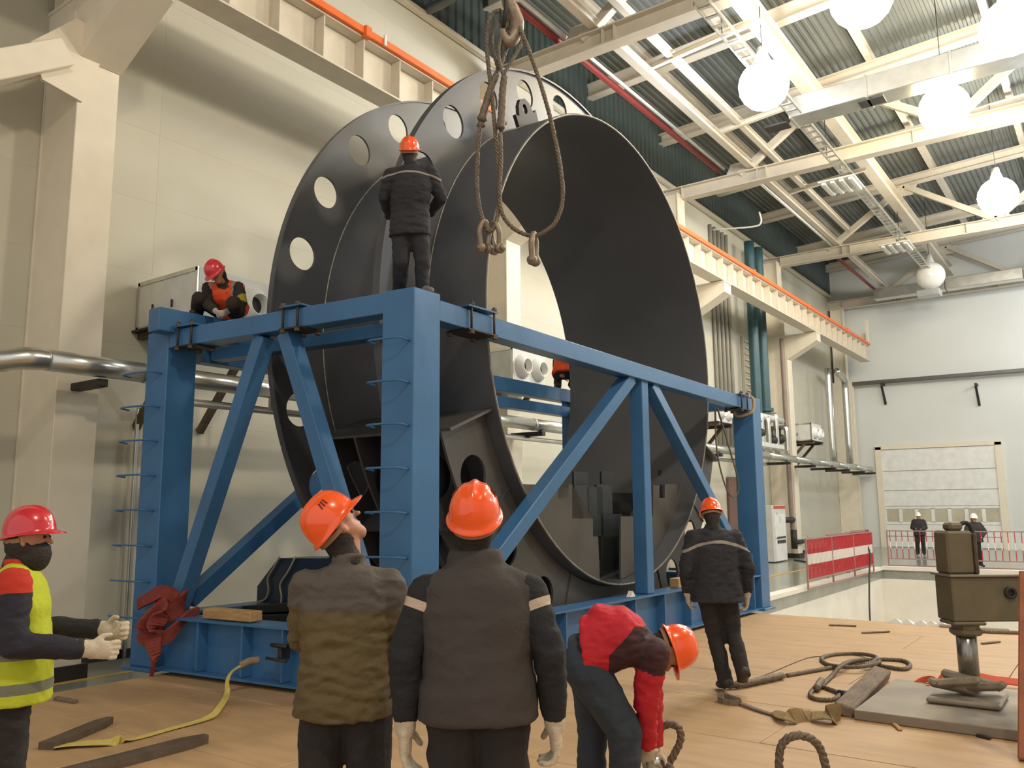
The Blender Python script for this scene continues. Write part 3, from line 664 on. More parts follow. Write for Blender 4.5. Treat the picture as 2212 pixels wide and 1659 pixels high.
# second, darker row of stepped plates further in
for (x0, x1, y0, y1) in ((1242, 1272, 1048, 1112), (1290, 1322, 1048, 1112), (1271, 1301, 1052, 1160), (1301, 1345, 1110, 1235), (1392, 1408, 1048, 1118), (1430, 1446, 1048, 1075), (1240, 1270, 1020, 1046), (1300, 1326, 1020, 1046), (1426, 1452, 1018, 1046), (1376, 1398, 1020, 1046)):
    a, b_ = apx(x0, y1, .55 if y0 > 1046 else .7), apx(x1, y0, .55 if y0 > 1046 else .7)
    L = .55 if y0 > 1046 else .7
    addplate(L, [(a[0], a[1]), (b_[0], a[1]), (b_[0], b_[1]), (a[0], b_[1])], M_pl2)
zc = apx(1240, 1062, 1.0)[1]
yl = math.sqrt((RR-.04)**2-zc**2)
aa_ = math.degrees(math.atan2(zc, -yl)); ab_ = math.degrees(math.atan2(zc, yl))
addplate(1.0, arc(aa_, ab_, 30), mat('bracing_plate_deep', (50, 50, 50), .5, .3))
# ================================================================== BLUE CAGE
C0 = V((-5.1, 5.53, 0)); EL = V((-3.4, -.33, 0)).normalized(); ED = V((.17, 8.17, 0)).normalized()
LW, LD = 3.42, 8.17
def fp(u, v, z): return C0+EL*u+ED*v+V((0, 0, z))
cage = empty('transport_frame', fp(1.9, 4.2, .02), 'blue painted steel cage frame on plywood deck holding the big steel ring', 'frame')
def fbox(nm, u0, u1, v0, v1, z0, z1, mt=M_blue, b=.008, par=None):
    m = MB(); m.rbox(fp((u0+u1)/2, (v0+v1)/2, (z0+z1)/2), (u1-u0, v1-v0, z1-z0), (EL, ED, ZU), b); return m.build(nm, mt, par or cage)
pn = fbox('post', 0, .37, 0, .36, .06, 3.72); pl_ = fbox('post', LW, LW+.36, 0, .36, .06, 3.70); pr = fbox('post', 0, .34, LD, LD+.36, .06, 3.52); pf = fbox('post', LW, LW+.36, LD+.3, LD+.66, .06, 3.7)
def fbeam(nm, a, b, w, h, **k): m = MB(); m.bar(fp(*a), fp(*b), w, h, **k); return m.build(nm, M_blue, cage)
fbeam('top_beam', (.37, .1, 3.61), (LW, .1, 3.6), .2, .2)
fbeam('top_beam', (.1, .36, 3.56), (.1, LD, 3.38), .2, .2)
fbeam('top_beam', (LW+.15, .36, 3.8), (LW+.15, LD+.6, 3.8), .22, .24)
fbeam('top_beam', (LW+.15, .5, 3.5), (LW+.15, LD+.3, 3.5), .2, .18)
fbeam('top_beam', (.3, LD+.18, 3.44), (LW, LD+.18, 3.44), .2, .2)
fbeam('cross_beam', (.4, .62, 3.5), (LW, .62, 3.5), .18, .14)
fbeam('short_beam', (LW-.02, -.2, 3.79), (LW-.02, 1.4, 3.79), .22, .26)
def ibm(nm, a, b, w=.3, h=.55): m = MB(); m.ibeam(fp(*a), fp(*b), w, h, .025); return m.build(nm, M_blue, cage)
ibm('base_beam', (.37, .15, .32), (LW, .15, .32)); ibm('base_beam', (.15, .36, .32), (.15, LD, .32)); ibm('base_beam', (LW+.15, .36, .32), (LW+.15, LD, .32)); ibm('base_beam', (.3, LD+.15, .32), (LW, LD+.15, .32))
for u in (.75, 1.55, 2.1, 2.75): fbox('web_stiffener', u-.012, u+.012, .02, .28, .08, .57, b=0.001)
v = .9
while v < LD-.2:
    fbox('web_stiffener', .02, .28, v-.012, v+.012, .08, .57, b=.001); v += .78
for (u, v) in ((0.18, .18), (LW+.18, .18), (.18, LD+.18), (LW+.18, LD+.18)):
    fbox('foot_plate', u-.24, u+.24, v-.24, v+.24, .02, .06)
# skid under the base
# diagonals
def dg(a, b, w=.17, side=None): m = MB(); m.bar(fp(*a), fp(*b), w, w, up=ED if side is None else EL); return m.build('diagonal_brace', M_blue, cage)
dg((LW-.18, .13, .62), (2.05, .13, 3.5)); dg((1.72, .13, 3.5), (.5, .13, .62))
dg((.13, .55, .62), (.13, 4.2, 3.38), side=1); dg((.13, LD-.25, .62), (.13, 4.75, 3.36), side=1)
fbox('mid_post', .04, .22, 4.38, 4.56, .6, 3.38)
dg((LW+.15, .5, .7), (LW+.15, 4.2, 3.5), side=1); dg((LW+.15, LD-.3, .7), (LW+.15, 4.7, 3.5), side=1)
fbox('mid_post', LW+.06, LW+.24, 4.38, 4.56, .6, 3.5)
# gusset caps
for (v0, z0) in ((LD-.55, .6),): m = MB(); m.prism([(0, 0), (.5, 0), (.5, .35)], fp(.1, v0, z0), (ED, ZU, EL), .02); m.build('gusset', M_blue, cage)
# ladder rungs (rods on the near face of two posts)
def rung(p0, p1, out, z):
    pts = [p0+V((0, 0, z)), p0+out*.12+V((0, 0, z+.015)), p1+out*.12+V((0, 0, z+.015)), p1+V((0, 0, z))]
    m = MB(); m.tube(catmull([pts[0], pts[0]*.5+pts[1]*.5, pts[1]*.9+pts[2]*.1, pts[2]*.9+pts[1]*.1, pts[3]*.5+pts[2]*.5, pts[3]], 3), .011, 6); return m.build('ladder_rung', M_blue, cage)
for z in [3.22-.39*k for k in range(9)]:
    rung(fp(.05, 0, 0), fp(.42, -.02, 0), -ED, z)
for z in [3.22-.38*k for k in range(9)]:
    if z < .2: continue
    rung(fp(LW+.1, -.0, 0), fp(LW+.62, .0, 0), -ED, z)
# U-bolt clamps
def clamp(lab, pts_v, along, z0, z1, off):
    c = empty('beam_clamp', pts_v[0]+V((0, 0, z0)), lab, 'clamp', 'clamps round the top beams')
    for p in pts_v:
        m = MB()
        a = p+off*.13; b = p-off*.13
        for q in (a, b):
            m = MB(); m.tube([q+V((0, 0, z0-.05)), q+V((0, 0, z1+.06))], .013, 6); m.build('threaded_rod', M_dark, c)
            m = MB(); m.lathe([(.03, 0), (.03, .03)], q+V((0, 0, z1+.016)), n=6, smooth=False); m.build('nut', M_rust, c)
            m = MB(); m.lathe([(.03, 0), (.03, .03)], q+V((0, 0, z0-.048)), n=6, smooth=False); m.build('nut', M_rust, c)
    for z in (z0-.01, z1+.008):
        m = MB(); m.bar(pts_v[0]+V((0, 0, z))-along*.05-off*.0, pts_v[1]+V((0, 0, z))+along*.05, .3, .016, bev=0); m.build('clamp_plate', M_dark if z < z1 else M_blue, c)
    return c
clamp('clamp of two threaded rods at the left end of front top beam', [fp(LW-.2, .1, 0), fp(LW-.42, .1, 0)], -EL, 3.5, 3.71, ED)
clamp('clamp of two threaded rods midway on the front top beam', [fp(1.62, .1, 0), fp(1.42, .1, 0)], -EL, 3.51, 3.72, ED)
clamp('clamp with blue plate on the right top beam beside corner post', [fp(.1, .78, 0), fp(.1, 1.14, 0)], ED, 3.45, 3.67, EL)
clamp('clamp at the far end of the right top beam', [fp(.1, LD-.55, 0), fp(.1, LD-.3, 0)], ED, 3.28, 3.5, EL)
m = MB(); m.tube(catmull([fp(-.06, LD-.22, 3.5), fp(-.08, LD-.16, 3.42), fp(-.07, LD-.18, 3.28), fp(0, LD-.2, 3.22), fp(.2, LD-.2, 3.2), fp(.24, LD-.2, 3.4), fp(.1, LD-.2, 3.54)], 4, closed=True), .025, 8)
tag(m.build('rope_loop', mat('tan_rope', (190, 160, 122), .8, var=.2, scale=30, bump=.3)), 'tan rope loop tied round far end of right top beam', 'rope')
m = MB(); a = fp(.35, LD-.7, 3.3); m.tube(catmull([a, a+V((.0, .0, -.7)), a+V((.05, .15, -1.25)), a+V((.1, .35, -1.45)), a+V((.15, .5, -1.25)), a+V((.1, .25, -.6)), a+V((0, .1, .0))], 5), .014, 6)
tag(m.build('hanging_cable', M_rope), 'thin brown cord hanging in a loop left of the far blue post', 'cable')
m = MB(); m.tube([fp(.25, 1.35, 3.38), fp(.5, 1.6, 3.3), fp(.8, 1.5, 3.28)], .01, 5)
# dark blue box section tied with cords, lying in the cage
YB = 6.7
bx = empty('machine_block', ony(640, 1330, YB+.2), 'dark blue steel block with sloping top tied with pale cords inside cage', 'machine part')
pb = [ony(x, y, YB) for x, y in ((553, 1335), (720, 1335), (720, 1206), (601, 1206), (556, 1266))]
m = MB(); m.prism([(p.x, p.z) for p in pb], (0, YB+.25, 0), ((1, 0, 0), (0, 0, 1), (0, 1, 0)), .5); m.build('block_body', M_navy, bx, fix=True)
m = MB(); a_, b_ = ony(430, 1322, YB-.25), ony(700, 1306, YB-.25); m.bar(a_, b_, .3, .09); m.build('base_rail', M_dark, bx)
m = MB(); a_, b_ = ony(425, 1338, YB-.3), ony(700, 1330, YB-.3); m.bar(a_-ZU*.06, b_-ZU*.06, .4, .2); m.build('base_plate', M_dark, bx)
for cp in (((604, 1203), (590, 1228), (578, 1250), (580, 1275), (572, 1295), (556, 1300)), ((638, 1203), (622, 1235), (605, 1262), (608, 1290), (602, 1318), (588, 1326))):
    m = MB(); m.tube(catmull([ony(x, y, YB-.03) for x, y in cp], 4), .012, 6); m.build('cord', mat('pale_cord', (168, 160, 136), .8), bx)
# red sling round left foot
def ribbon(name, pts, wdir, w, mt, t=.012, parent=None, n=6):
    P = catmull(pts, n); N = len(P); W = wdir if isinstance(wdir, list) else [wdir]*len(pts)
    vs = []; fs = []
    for i, p in enumerate(P):
        k = min(i/n, len(W)-1); a = int(k); b_ = min(a+1, len(W)-1); f = k-a
        wd = (V(W[a])*(1-f)+V(W[b_])*f); ww = w[min(a, len(w)-1)]*(1-f)+w[min(b_, len(w)-1)]*f if isinstance(w, list) else w
        t_ = (P[min(i+1, N-1)]-P[max(i-1, 0)]).normalized(); wd = wd-t_*wd.dot(t_); wd.normalize(); nn = t_.cross(wd)
        for s1, s2 in ((-1, -1), (1, -1), (1, 1), (-1, 1)): vs.append(p+wd*(s1*ww/2)+nn*(s2*t/2))
    for i in range(N-1):
        for k in range(4): l = (k+1) % 4; fs.append((i*4+k, i*4+l, (i+1)*4+l, (i+1)*4+k))
    fs.append((3, 2, 1, 0)); fs.append(tuple((N-1)*4+k for k in range(4)))
    m = MB(); m.add(vs, fs, 0, False); o = m.build(name, mt, parent, fix=True); return o
sl = empty('red_sling', fp(LW-.2, -.1, .3), 'faded red fabric sling wrapped round left foot of the blue cage', 'sling')
def ls(nm, px, D, w, **k): return ribbon(nm, [at(x, y, d) for (x, y), d in zip(px, D)], V((.3, 0, 1)), w, M_redsling, parent=sl, **k)
D0 = (fp(LW-.1, -.05, .6)-CAM).dot(FW)
ls('sling_band', [(298, 1305), (325, 1290), (352, 1276), (380, 1290)], [D0+.1, D0-.1, D0-.15, D0-.1], .12, t=.03)
ls('sling_band', [(404, 1278), (388, 1305), (350, 1325), (325, 1350), (315, 1370), (330, 1385)], [D0+.1, D0-.05, D0-.12, D0-.18, D0-.2, D0-.2], [.16, .22, .26, .26, .22, .16], t=.04)
ls('sling_band', [(345, 1290), (352, 1320), (335, 1350), (330, 1380), (335, 1420), (328, 1455)], [D0-.1, D0-.18, D0-.22, D0-.22, D0-.2, D0-.12], [.14, .16, .18, .18, .1, .08], t=.04)
ls('sling_band', [(330, 1380), (360, 1375), (385, 1350), (405, 1330), (430, 1318)], [D0-.2, D0-.16, D0-.1, D0, D0+.1], [.2, .14, .1, .1, .08], t=.03)
# timber blocks on the base beams
def tblock(a, b, w, h, lab, mt=M_timber):
    m = MB(); m.bar(a, b, w, h, bev=.008); return tag(m.build('timber_block', mt), lab, 'timber block')
tblock(fp(2.72, .12, .655), fp(2.02, .12, .655), .16, .1, 'pale timber block on the front base beam beside the red sling')
tblock(fp(.15, 5.35, .66), fp(.15, 6.1, .66), .14, .13, 'pale timber block on the right base beam behind the walking worker')
m = MB(); m.prism([(-.06, 0), (.06, 0), (0, .07)], fp(.05, 3.95, .605), (ED, ZU, EL), .06); tag(m.build('white_wedge', M_white), 'tiny white wedge on the right base beam at mid post', 'wedge')
for k, v in enumerate((.3, 3.2, 6.2)):
    m = MB(); m.rbox(fp(.2, v+.4, .022), (.5, .14, .04), (EL, ED, ZU), .004)
# ================================================================== PEOPLE
SKIN = mat('skin', (186, 132, 106), .5, var=.05, bump=.03); HAIR = mat('dark_hair', (38, 30, 26), .7, var=.2, scale=30, bump=.4, bscale=90)
H_OR = mat('orange_helmet', (255, 92, 28), .25, var=.02, coat=.6); H_RED = mat('red_helmet', (206, 44, 56), .25, var=.02, coat=.6); H_WH = mat('white_helmet', (245, 245, 245), .3)
M_slot = mat('helmet_slot', (96, 40, 26), .7); M_band = mat('helmet_band', (150, 118, 92), .7)
M_glove = mat('cotton_glove', (204, 190, 168), .9, var=.1, scale=18, bump=.35, bscale=140)
M_shoe = mat('dark_shoe', (52, 44, 38), .6, var=.15); M_shoeg = mat('grey_shoe', (112, 102, 90), .7, var=.15)
M_eye = mat('eye', (30, 24, 22), .2)
def cap(m, a, b, ra, rb, wide=None, ratio=1., n=14, flat0=False, flat1=False):
    a, b = V(a), V(b); d = b-a
    if d.length < 1e-5: d = V((0, 0, 1e-4))
    d.normalize()
    if wide is not None:
        s = V(wide)-d*V(wide).dot(d)
        s = s.normalized() if s.length > 1e-3 else frame_of(d)[0]
    else: s = frame_of(d)[0]
    u = s.cross(d).normalized()
    rings = []
    if not flat0:
        for k in (80, 55, 28): rings.append((a-d*ra*math.sin(R(k)), ra*math.cos(R(k))))
    rings.append((a, ra)); rings.append((b, rb))
    if not flat1:
        for k in (28, 55, 80): rings.append((b+d*rb*math.sin(R(k)), rb*math.cos(R(k))))
    vs = []; fs = []
    for c, r in rings:
        for k in range(n):
            t = 2*math.pi*k/n; vs.append(c+s*(math.cos(t)*r*ratio)+u*(math.sin(t)*r))
    for i in range(len(rings)-1):
        for k in range(n): l = (k+1) % n; fs.append((i*n+k, (i+1)*n+k, (i+1)*n+l, i*n+l))
    fs.append(tuple(range(n))); fs.append(tuple((len(rings)-1)*n+k for k in range(n))[::-1])
    m.add(vs, fs, 0, True)
def loft(m, rings, n=24, sq=2.4):
    """rings: (centre, sidevec*rx, frontvec*ry); superellipse sections, flat ends"""
    vs = []; fs = []
    for c, s, f in rings:
        for k in range(n):
            t = 2*math.pi*k/n; cx, cy = math.cos(t), math.sin(t)
            e = 2/sq; x = abs(cx)**e*(1 if cx > 0 else -1); y = abs(cy)**e*(1 if cy > 0 else -1)
            vs.append(V(c)+V(s)*x+V(f)*y)
    for i in range(len(rings)-1):
        for k in range(n): l = (k+1) % n; fs.append((i*n+k, i*n+l, (i+1)*n+l, (i+1)*n+k))
    fs.append(tuple(range(n))[::-1]); fs.append(tuple((len(rings)-1)*n+k for k in range(n)))
    m.add(vs, fs, 0, True)
def skinned(m, name, mt, parent, vox=.012, sm=6, folds=0., fscale=9., fdir=None, attrs=(), post=None):
    """union of the blobs in m as one continuous surface (voxel remesh), smoothed, with cloth folds along the normal"""
    tmp = m.build(name+'_raw', [], None, fix=True); off = V(tmp.location)
    rm = tmp.modifiers.new('r', 'REMESH'); rm.mode = 'VOXEL'; rm.voxel_size = vox; rm.use_smooth_shade = True
    s_ = tmp.modifiers.new('s', 'SMOOTH'); s_.factor = .5; s_.iterations = sm
    dg_ = bpy.context.evaluated_depsgraph_get(); ev = tmp.evaluated_get(dg_)
    me = bpy.data.meshes.new_from_object(ev, depsgraph=dg_); me.name = name
    bpy.data.objects.remove(tmp)
    n = len(me.vertices); co = np.empty(n*3); me.vertices.foreach_get('co', co); co = co.reshape(-1, 3)+np.array(off)
    if folds:
        no = np.empty(n*3); me.vertex_normals.foreach_get('vector', no); no = no.reshape(-1, 3)
        fd = fdir or (1, 1, 1.6)
        h = np.array([noise.fractal(V((p[0]*fd[0], p[1]*fd[1], p[2]*fd[2]))*fscale, 1.0, 2.2, 3) for p in co]); h = np.clip(h, -1, 1)
        h = -np.abs(h)*1.2+.3
        co = co+no*(h*folds)[:, None]
    if post is not None: co = post(co)
    o = bpy.data.objects.new(name, me); COL.objects.link(o); o.parent = parent
    for i, fn in enumerate(attrs, 1):
        at_ = me.attributes.new('s%d' % i, 'FLOAT', 'POINT'); at_.data.foreach_set('value', np.array([fn(V(p)) for p in co], dtype=np.float32))
    co = co-np.array(worg(parent)); me.vertices.foreach_set('co', co.astype(np.float32).ravel())
    me.materials.clear(); me.materials.append(mt)
    me.polygons.foreach_set('use_smooth', [True]*len(me.polygons)); me.update()
    return o
def helmet(par, c, f, u, mt, sc=1., slots=False):
    sc = sc*1.0
    """c head centre, f facing, u up"""
    f = V(f).normalized(); u = V(u); u = (u-f*u.dot(f)).normalized(); s = f.cross(u).normalized(); o = V(c)+u*.035*sc+f*.004
    NA, NP = 56, 13; vs = []; fs = []
    def pt(th, ph, off):
        a, b, hh = .104+off, .128+off, .132+off
        x, y, z = a*math.cos(ph)**.78*math.sin(th), b*math.cos(ph)**.78*math.cos(th), hh*math.sin(ph)**.95
        z += .012*math.exp(-(x/.016)**2)*min(1, math.sin(ph)*3)*(1 if off >= 0 else 0)
        z += .004*(math.exp(-((abs(x)-.045)/.01)**2))*min(1, math.sin(ph)*3)
        return (x, y, z)
    def brim(th, k):
        e = .011+.036*max(0, math.cos(th))**2.5+.004*max(0, -math.cos(th))
        x, y = (.104+e*k)*math.sin(th), (.128+e*k)*math.cos(th)
        return (x, y, -.006*k-.012*k*max(0, math.cos(th))**2-.012*k*max(0, -math.cos(th)))
    rows = []
    for j in range(NP): ph = math.pi/2*(1-j/(NP-1))*.985; rows.append([pt(2*math.pi*i/NA, ph, 0) for i in range(NA)])
    rows.append([brim(2*math.pi*i/NA, .5) for i in range(NA)]); rows.append([brim(2*math.pi*i/NA, 1.) for i in range(NA)])
    rows.append([(p[0], p[1], p[2]-.005) for p in rows[-1]]); rows.append([(p[0]*.96, p[1]*.96, -.008) for p in rows[NP-1]])
    for j in range(1, NP): ph = math.pi/2*(j/(NP-1))*.985; rows.append([pt(2*math.pi*i/NA, ph, -.006) for i in range(NA)])
    for rw in rows: vs += [o+(s*p[0]+f*p[1]+u*p[2])*sc for p in rw]
    for j in range(len(rows)-1):
        for i in range(NA): k = (i+1) % NA; fs.append((j*NA+i, j*NA+k, (j+1)*NA+k, (j+1)*NA+i))
    m = MB(); m.add(vs, fs, 0, True); m.add([vs[i] for i in range(NA)], [tuple(range(NA))], 0, True)
    h = m.build('helmet', mt, par, fix=True)
    m = MB(); n = 20; pts = [o+(s*(.094*math.sin(R(a)))+f*(.118*math.cos(R(a))-.004)+u*(-.034))*sc for a in [95+170*i/n for i in range(n+1)]]
    vs = []; fs = []
    for p in pts: vs += [p-u*.011, p+u*.011]
    q = len(vs); vs += [o+u*(v_-o).dot(u)+((v_-o)-u*(v_-o).dot(u))*.95 for v_ in vs]
    for i in range(n): a = 2*i; fs += [(a, a+2, a+3, a+1), (q+a, q+a+1, q+a+3, q+a+2), (a, q+a, q+a+2, a+2), (a+1, a+3, q+a+3, q+a+1)]
    m.add(vs, fs); m.build('headband', M_band, h, fix=True)
    if slots:
        for sd in (-1, 1):
            for k in range(3):
                a = R(72+9*k)*sd; ph = R(38)
                x, y, z = pt(a, ph, .0015); x2, y2, z2 = pt(a-.10*sd, ph+.28, .0015)
                m = MB(); m.bar(o+(s*x+f*y+u*z)*sc, o+(s*x2+f*y2+u*z2)*sc, .007, .004, bev=0); m.build('vent_slot', M_slot, h)
    return h
def glove(par, wr, d, palm_n, sc=1., curl=35, side=1, name='glove', mt=None, cuff=.05, vox=.0055, spread=1.):
    """hand with palm, four unequal curled fingers and a thumb from the side near the wrist. d along the hand, palm_n palm normal"""
    d = V(d).normalized(); pn_ = V(palm_n); pn_ = (pn_-d*pn_.dot(d)).normalized(); w = d.cross(pn_).normalized()*side
    wr = V(wr); m = MB()
    if cuff: cap(m, wr-d*cuff*sc, wr+d*.01*sc, .037*sc, .033*sc, wide=w, ratio=1.1)
    cap(m, wr+d*.01*sc, wr+d*.075*sc, .021*sc, .020*sc, wide=w, ratio=2.0)
    for k, (ox, L) in enumerate(((.032, .072), (.011, .08), (-.011, .074), (-.031, .058))):
        p = wr+(d*.088+w*ox)*sc; a = 0; q = p; r = .0115*sc
        dirv = (d+w*ox*1.5*spread).normalized()
        for j, l in enumerate((.45, .32, .23)):
            a += R(curl*(.6, 1., .7)[j]); dd = dirv*math.cos(a)+pn_*math.sin(a)
            q2 = q+dd*(L*l*sc); cap(m, q, q2, r, r*.92, n=8); q = q2; r *= .93
    p = wr+(d*.022+w*.030+pn_*.004)*sc; dd = (d*.62+w*.62+pn_*.42).normalized(); q = p+dd*.042*sc; cap(m, p, q, .0155*sc, .013*sc, n=8)
    dd = (d*.85+w*.1+pn_*.55).normalized(); cap(m, q, q+dd*.032*sc, .0125*sc, .0105*sc, n=8)
    return skinned(m, name, mt or M_glove, par, vox=vox, sm=3, folds=.0015, fscale=40)
def person(label, J, sc=1., ttop=.10, scarf=None, armhole=1., jacket=None, trousers=None, vest=None, helm=H_OR, face=None, hup=(0, 0, 1), group=None, vox=.011, gloves=True, shoes=None, hem=.16, thick=1., hoodie=False,
           jatt=(), vatt=(), slots=False, curl=(35, 35), gl_n=None, gl_d=None, collar=None, belly=1., headless=False, quilt=None, skirt=1., thigh=1.13, base=None, tatt=(), legs=True, longv=0., cat='person', colr=None, handsc=1.):
    g = {k: V(v) for k, v in J.items()}
    pel, neck, head = g['pel'], g['neck'], g['head']
    S = (g['shr']-g['shl']); S.normalize(); upv = (neck-pel).normalized(); F = upv.cross(S)*-1; F = (S.cross(upv))*-1; F.normalize()
    # facing = S x up rotated so that it points out of the chest
    F = upv.cross(S).normalized()
    Sp = (g['hpr']-g['hpl']).normalized()
    face = V(face).normalized() if face is not None else F
    hu = V(hup); hu = (hu-face*hu.dot(face)).normalized(); hs = face.cross(hu).normalized()
    b0 = base if base is not None else V(((g['anl'].x+g['anr'].x)/2, (g['anl'].y+g['anr'].y)/2, min(g['anl'].z, g['anr'].z)-.09*sc))
    root = empty('person', b0, label, cat, group)
    chest = g.get('chest', pel.lerp(neck, .66)); waist = g.get('waist', pel.lerp(neck, .3))
    # --- body: one continuous surface
    m = MB()
    cap(m, pel, waist, .105*sc, .10*sc, S, 1.35); cap(m, waist, chest, .10*sc, .11*sc, S, 1.4); cap(m, chest, neck-upv*.06*sc, .10*sc, .07*sc, S, 1.7)
    cap(m, neck-upv*.03*sc, head-hu*.06*sc, .056*sc, .052*sc)
    for q in ('l', 'r'):
        cap(m, chest.lerp(g['sh'+q], .3), g['sh'+q], .07*sc, .055*sc); cap(m, g['sh'+q], g['el'+q], .05*sc, .04*sc); cap(m, g['el'+q], g['wr'+q], .04*sc, .029*sc)
        if legs: cap(m, g['hp'+q], g['kn'+q], .082*sc, .055*sc); cap(m, g['kn'+q], g['an'+q], .052*sc, .037*sc); cap(m, g['an'+q], g['an'+q].lerp(g['to'+q], .7), .03*sc, .018*sc)
        dw = (g['wr'+q]-g['el'+q]).normalized(); cap(m, g['wr'+q], g['wr'+q]+dw*.06*sc, .024*sc, .02*sc)
    hc = head
    cap(m, hc-face*.015*sc+hu*.02*sc, hc+face*.012*sc+hu*.022*sc, .085*sc, .083*sc); cap(m, hc-hu*.03*sc+face*.02*sc, hc-hu*.085*sc+face*.045*sc, .062*sc, .036*sc, hs, 1.15)
    cap(m, hc+hu*.005*sc+face*.088*sc, hc-hu*.028*sc+face*.108*sc, .010*sc, .014*sc, n=8); cap(m, hc+hu*.025*sc+face*.082*sc-hs*.03*sc, hc+hu*.025*sc+face*.082*sc+hs*.03*sc, .012*sc, .012*sc, n=8)
    cap(m, hc-hu*.052*sc+face*.076*sc-hs*.012*sc, hc-hu*.052*sc+face*.076*sc+hs*.012*sc, .010*sc, .010*sc, n=8)
    for k in (-1, 1): e = hc+hs*k*.080*sc-hu*.005*sc-face*.004*sc; cap(m, e+hu*.02*sc, e-hu*.022*sc-face*-.004, .014*sc, .009*sc, face, 1.3, n=8)
    skinned(m, 'body', SKIN, root, vox=vox*.85, sm=3)
    for k in (-1, 1): m = MB(); m.sphere(hc+hs*k*.031*sc+hu*.004*sc+face*.088*sc, .009*sc, 8); m.build('eye', M_eye, root)
    # --- hair below the helmet
    m = MB(); cap(m, hc-face*.03*sc+hu*.03*sc, hc-face*.035*sc-hu*.05*sc, .082*sc, .068*sc, hs, 1.08); cap(m, hc-face*.035*sc-hu*.05*sc, neck+upv*.0*sc-F*.012*sc, .062*sc, .06*sc); skinned(m, 'hair', HAIR, root, vox=vox, sm=3, folds=.004, fscale=40)
    if helm: helmet(root, hc, face, hu, helm, sc, slots)
    if scarf:
        m = MB(); cap(m, hc-hu*.075*sc+face*.035*sc, hc-hu*.10*sc+face*.02*sc, .072*sc, .075*sc, hs, 1.1); cap(m, hc-hu*.02*sc-face*.03*sc, hc-hu*.09*sc-face*.01*sc, .088*sc, .075*sc, hs, 1.05); skinned(m, 'face_scarf', scarf, root, vox=vox, sm=3, folds=.006, fscale=14)
    # --- trousers
    if trousers and legs:
        m = MB(); tz = 1.
        loft(m, [(pel+upv*ttop*sc, S*.155*sc, F*.115*sc*belly), (pel, Sp*.178*sc, F*.125*sc), (pel-upv*.08*sc, Sp*.175*sc, F*.12*sc)])
        for q in ('l', 'r'):
            a = (g['an'+q]-g['kn'+q]).normalized()
            cap(m, g['hp'+q], g['kn'+q], .104*sc*thigh, .078*sc*thigh); cap(m, g['kn'+q], g['an'+q]+a*.03*sc, .076*sc*thigh, .066*sc*thigh, flat1=True)
        skinned(m, 'trousers', trousers, root, vox=vox, sm=5, folds=.014, fscale=5.5, fdir=(1, 1, 1.3), attrs=tatt)
    # --- shoes
    if legs:
        for q in ('l', 'r'):
            m = MB(); a = g['an'+q]; t = g['to'+q]; dn = V((0, 0, -1)) if not g.get('ft'+q) else V(g['ft'+q]); dr_ = (t-a); dr_.normalize()
            cap(m, a-dr_*.03*sc, a.lerp(t, .5), .052*sc, .046*sc, n=10); cap(m, a.lerp(t, .5), t, .046*sc, .038*sc, n=10, wide=dr_.cross(dn), ratio=1.15)
            cap(m, a+(g['kn'+q]-a).normalized()*.05*sc, a, .045*sc, .05*sc, n=10)
            skinned(m, 'shoe', shoes or M_shoe, root, vox=.009, sm=3, post=(lambda z0: (lambda co: np.column_stack([co[:, 0], co[:, 1], np.maximum(co[:, 2], z0)])))(min(a.z-.088*sc, 99) if not g.get('ft'+q) else -9))
    # --- jacket with sleeves, then vest over it
    def torso(m, k=1., hemd=hem, sl=1., ar=1.):
        hp_ = pel-upv*hemd*sc
        loft(m, [(hp_, Sp*.205*sc*k*skirt, F*.150*sc*k*belly*skirt), (pel, Sp*.198*sc*k, F*.146*sc*k*belly), (waist, S*.185*sc*k, F*.138*sc*k*belly), (waist.lerp(chest, .6), S*.195*sc*k, F*.142*sc*k),
                 (chest, S*.200*sc*k, F*.140*sc*k), (chest.lerp(neck, .55), S*.175*sc*k, F*.118*sc*k), (neck-upv*.015*sc, S*.095*sc*k, F*.082*sc*k)])
        for q in ('l', 'r'): cap(m, neck-upv*.055*sc, (neck-upv*.055*sc).lerp(g['sh'+q]-upv*.012*sc, ar), .072*sc*k, .070*sc*k)
    m = MB(); torso(m, 1.0*thick, hem)
    for q in ('l', 'r'):
        dw = (g['wr'+q]-g['el'+q]).normalized()
        cap(m, g['sh'+q], g['el'+q], .074*sc*thick, .062*sc*thick); cap(m, g['el'+q], g['wr'+q]-dw*.005*sc, .062*sc*thick, .046*sc*thick, flat1=True)
    cap(m, neck-upv*.03*sc, neck+upv*.045*sc, .078*sc, .068*sc, S, 1.05, flat1=True)
    def qpost(co):
        return quilt(co) if quilt else co
    skinned(m, 'jacket', jacket, root, vox=vox, sm=5, folds=.011 if vest else .017, fscale=6, fdir=(1, 1, 2.2), attrs=jatt, post=qpost)
    if vest:
        m = MB(); torso(m, 1.09*thick, hem+longv, ar=armhole)
        if collar: cap(m, neck-upv*.04*sc, neck+upv*.05*sc, .105*sc, .088*sc, S, 1.2, flat1=True)
        skinned(m, 'vest', vest, root, vox=vox, sm=5, folds=.010, fscale=5, attrs=vatt)
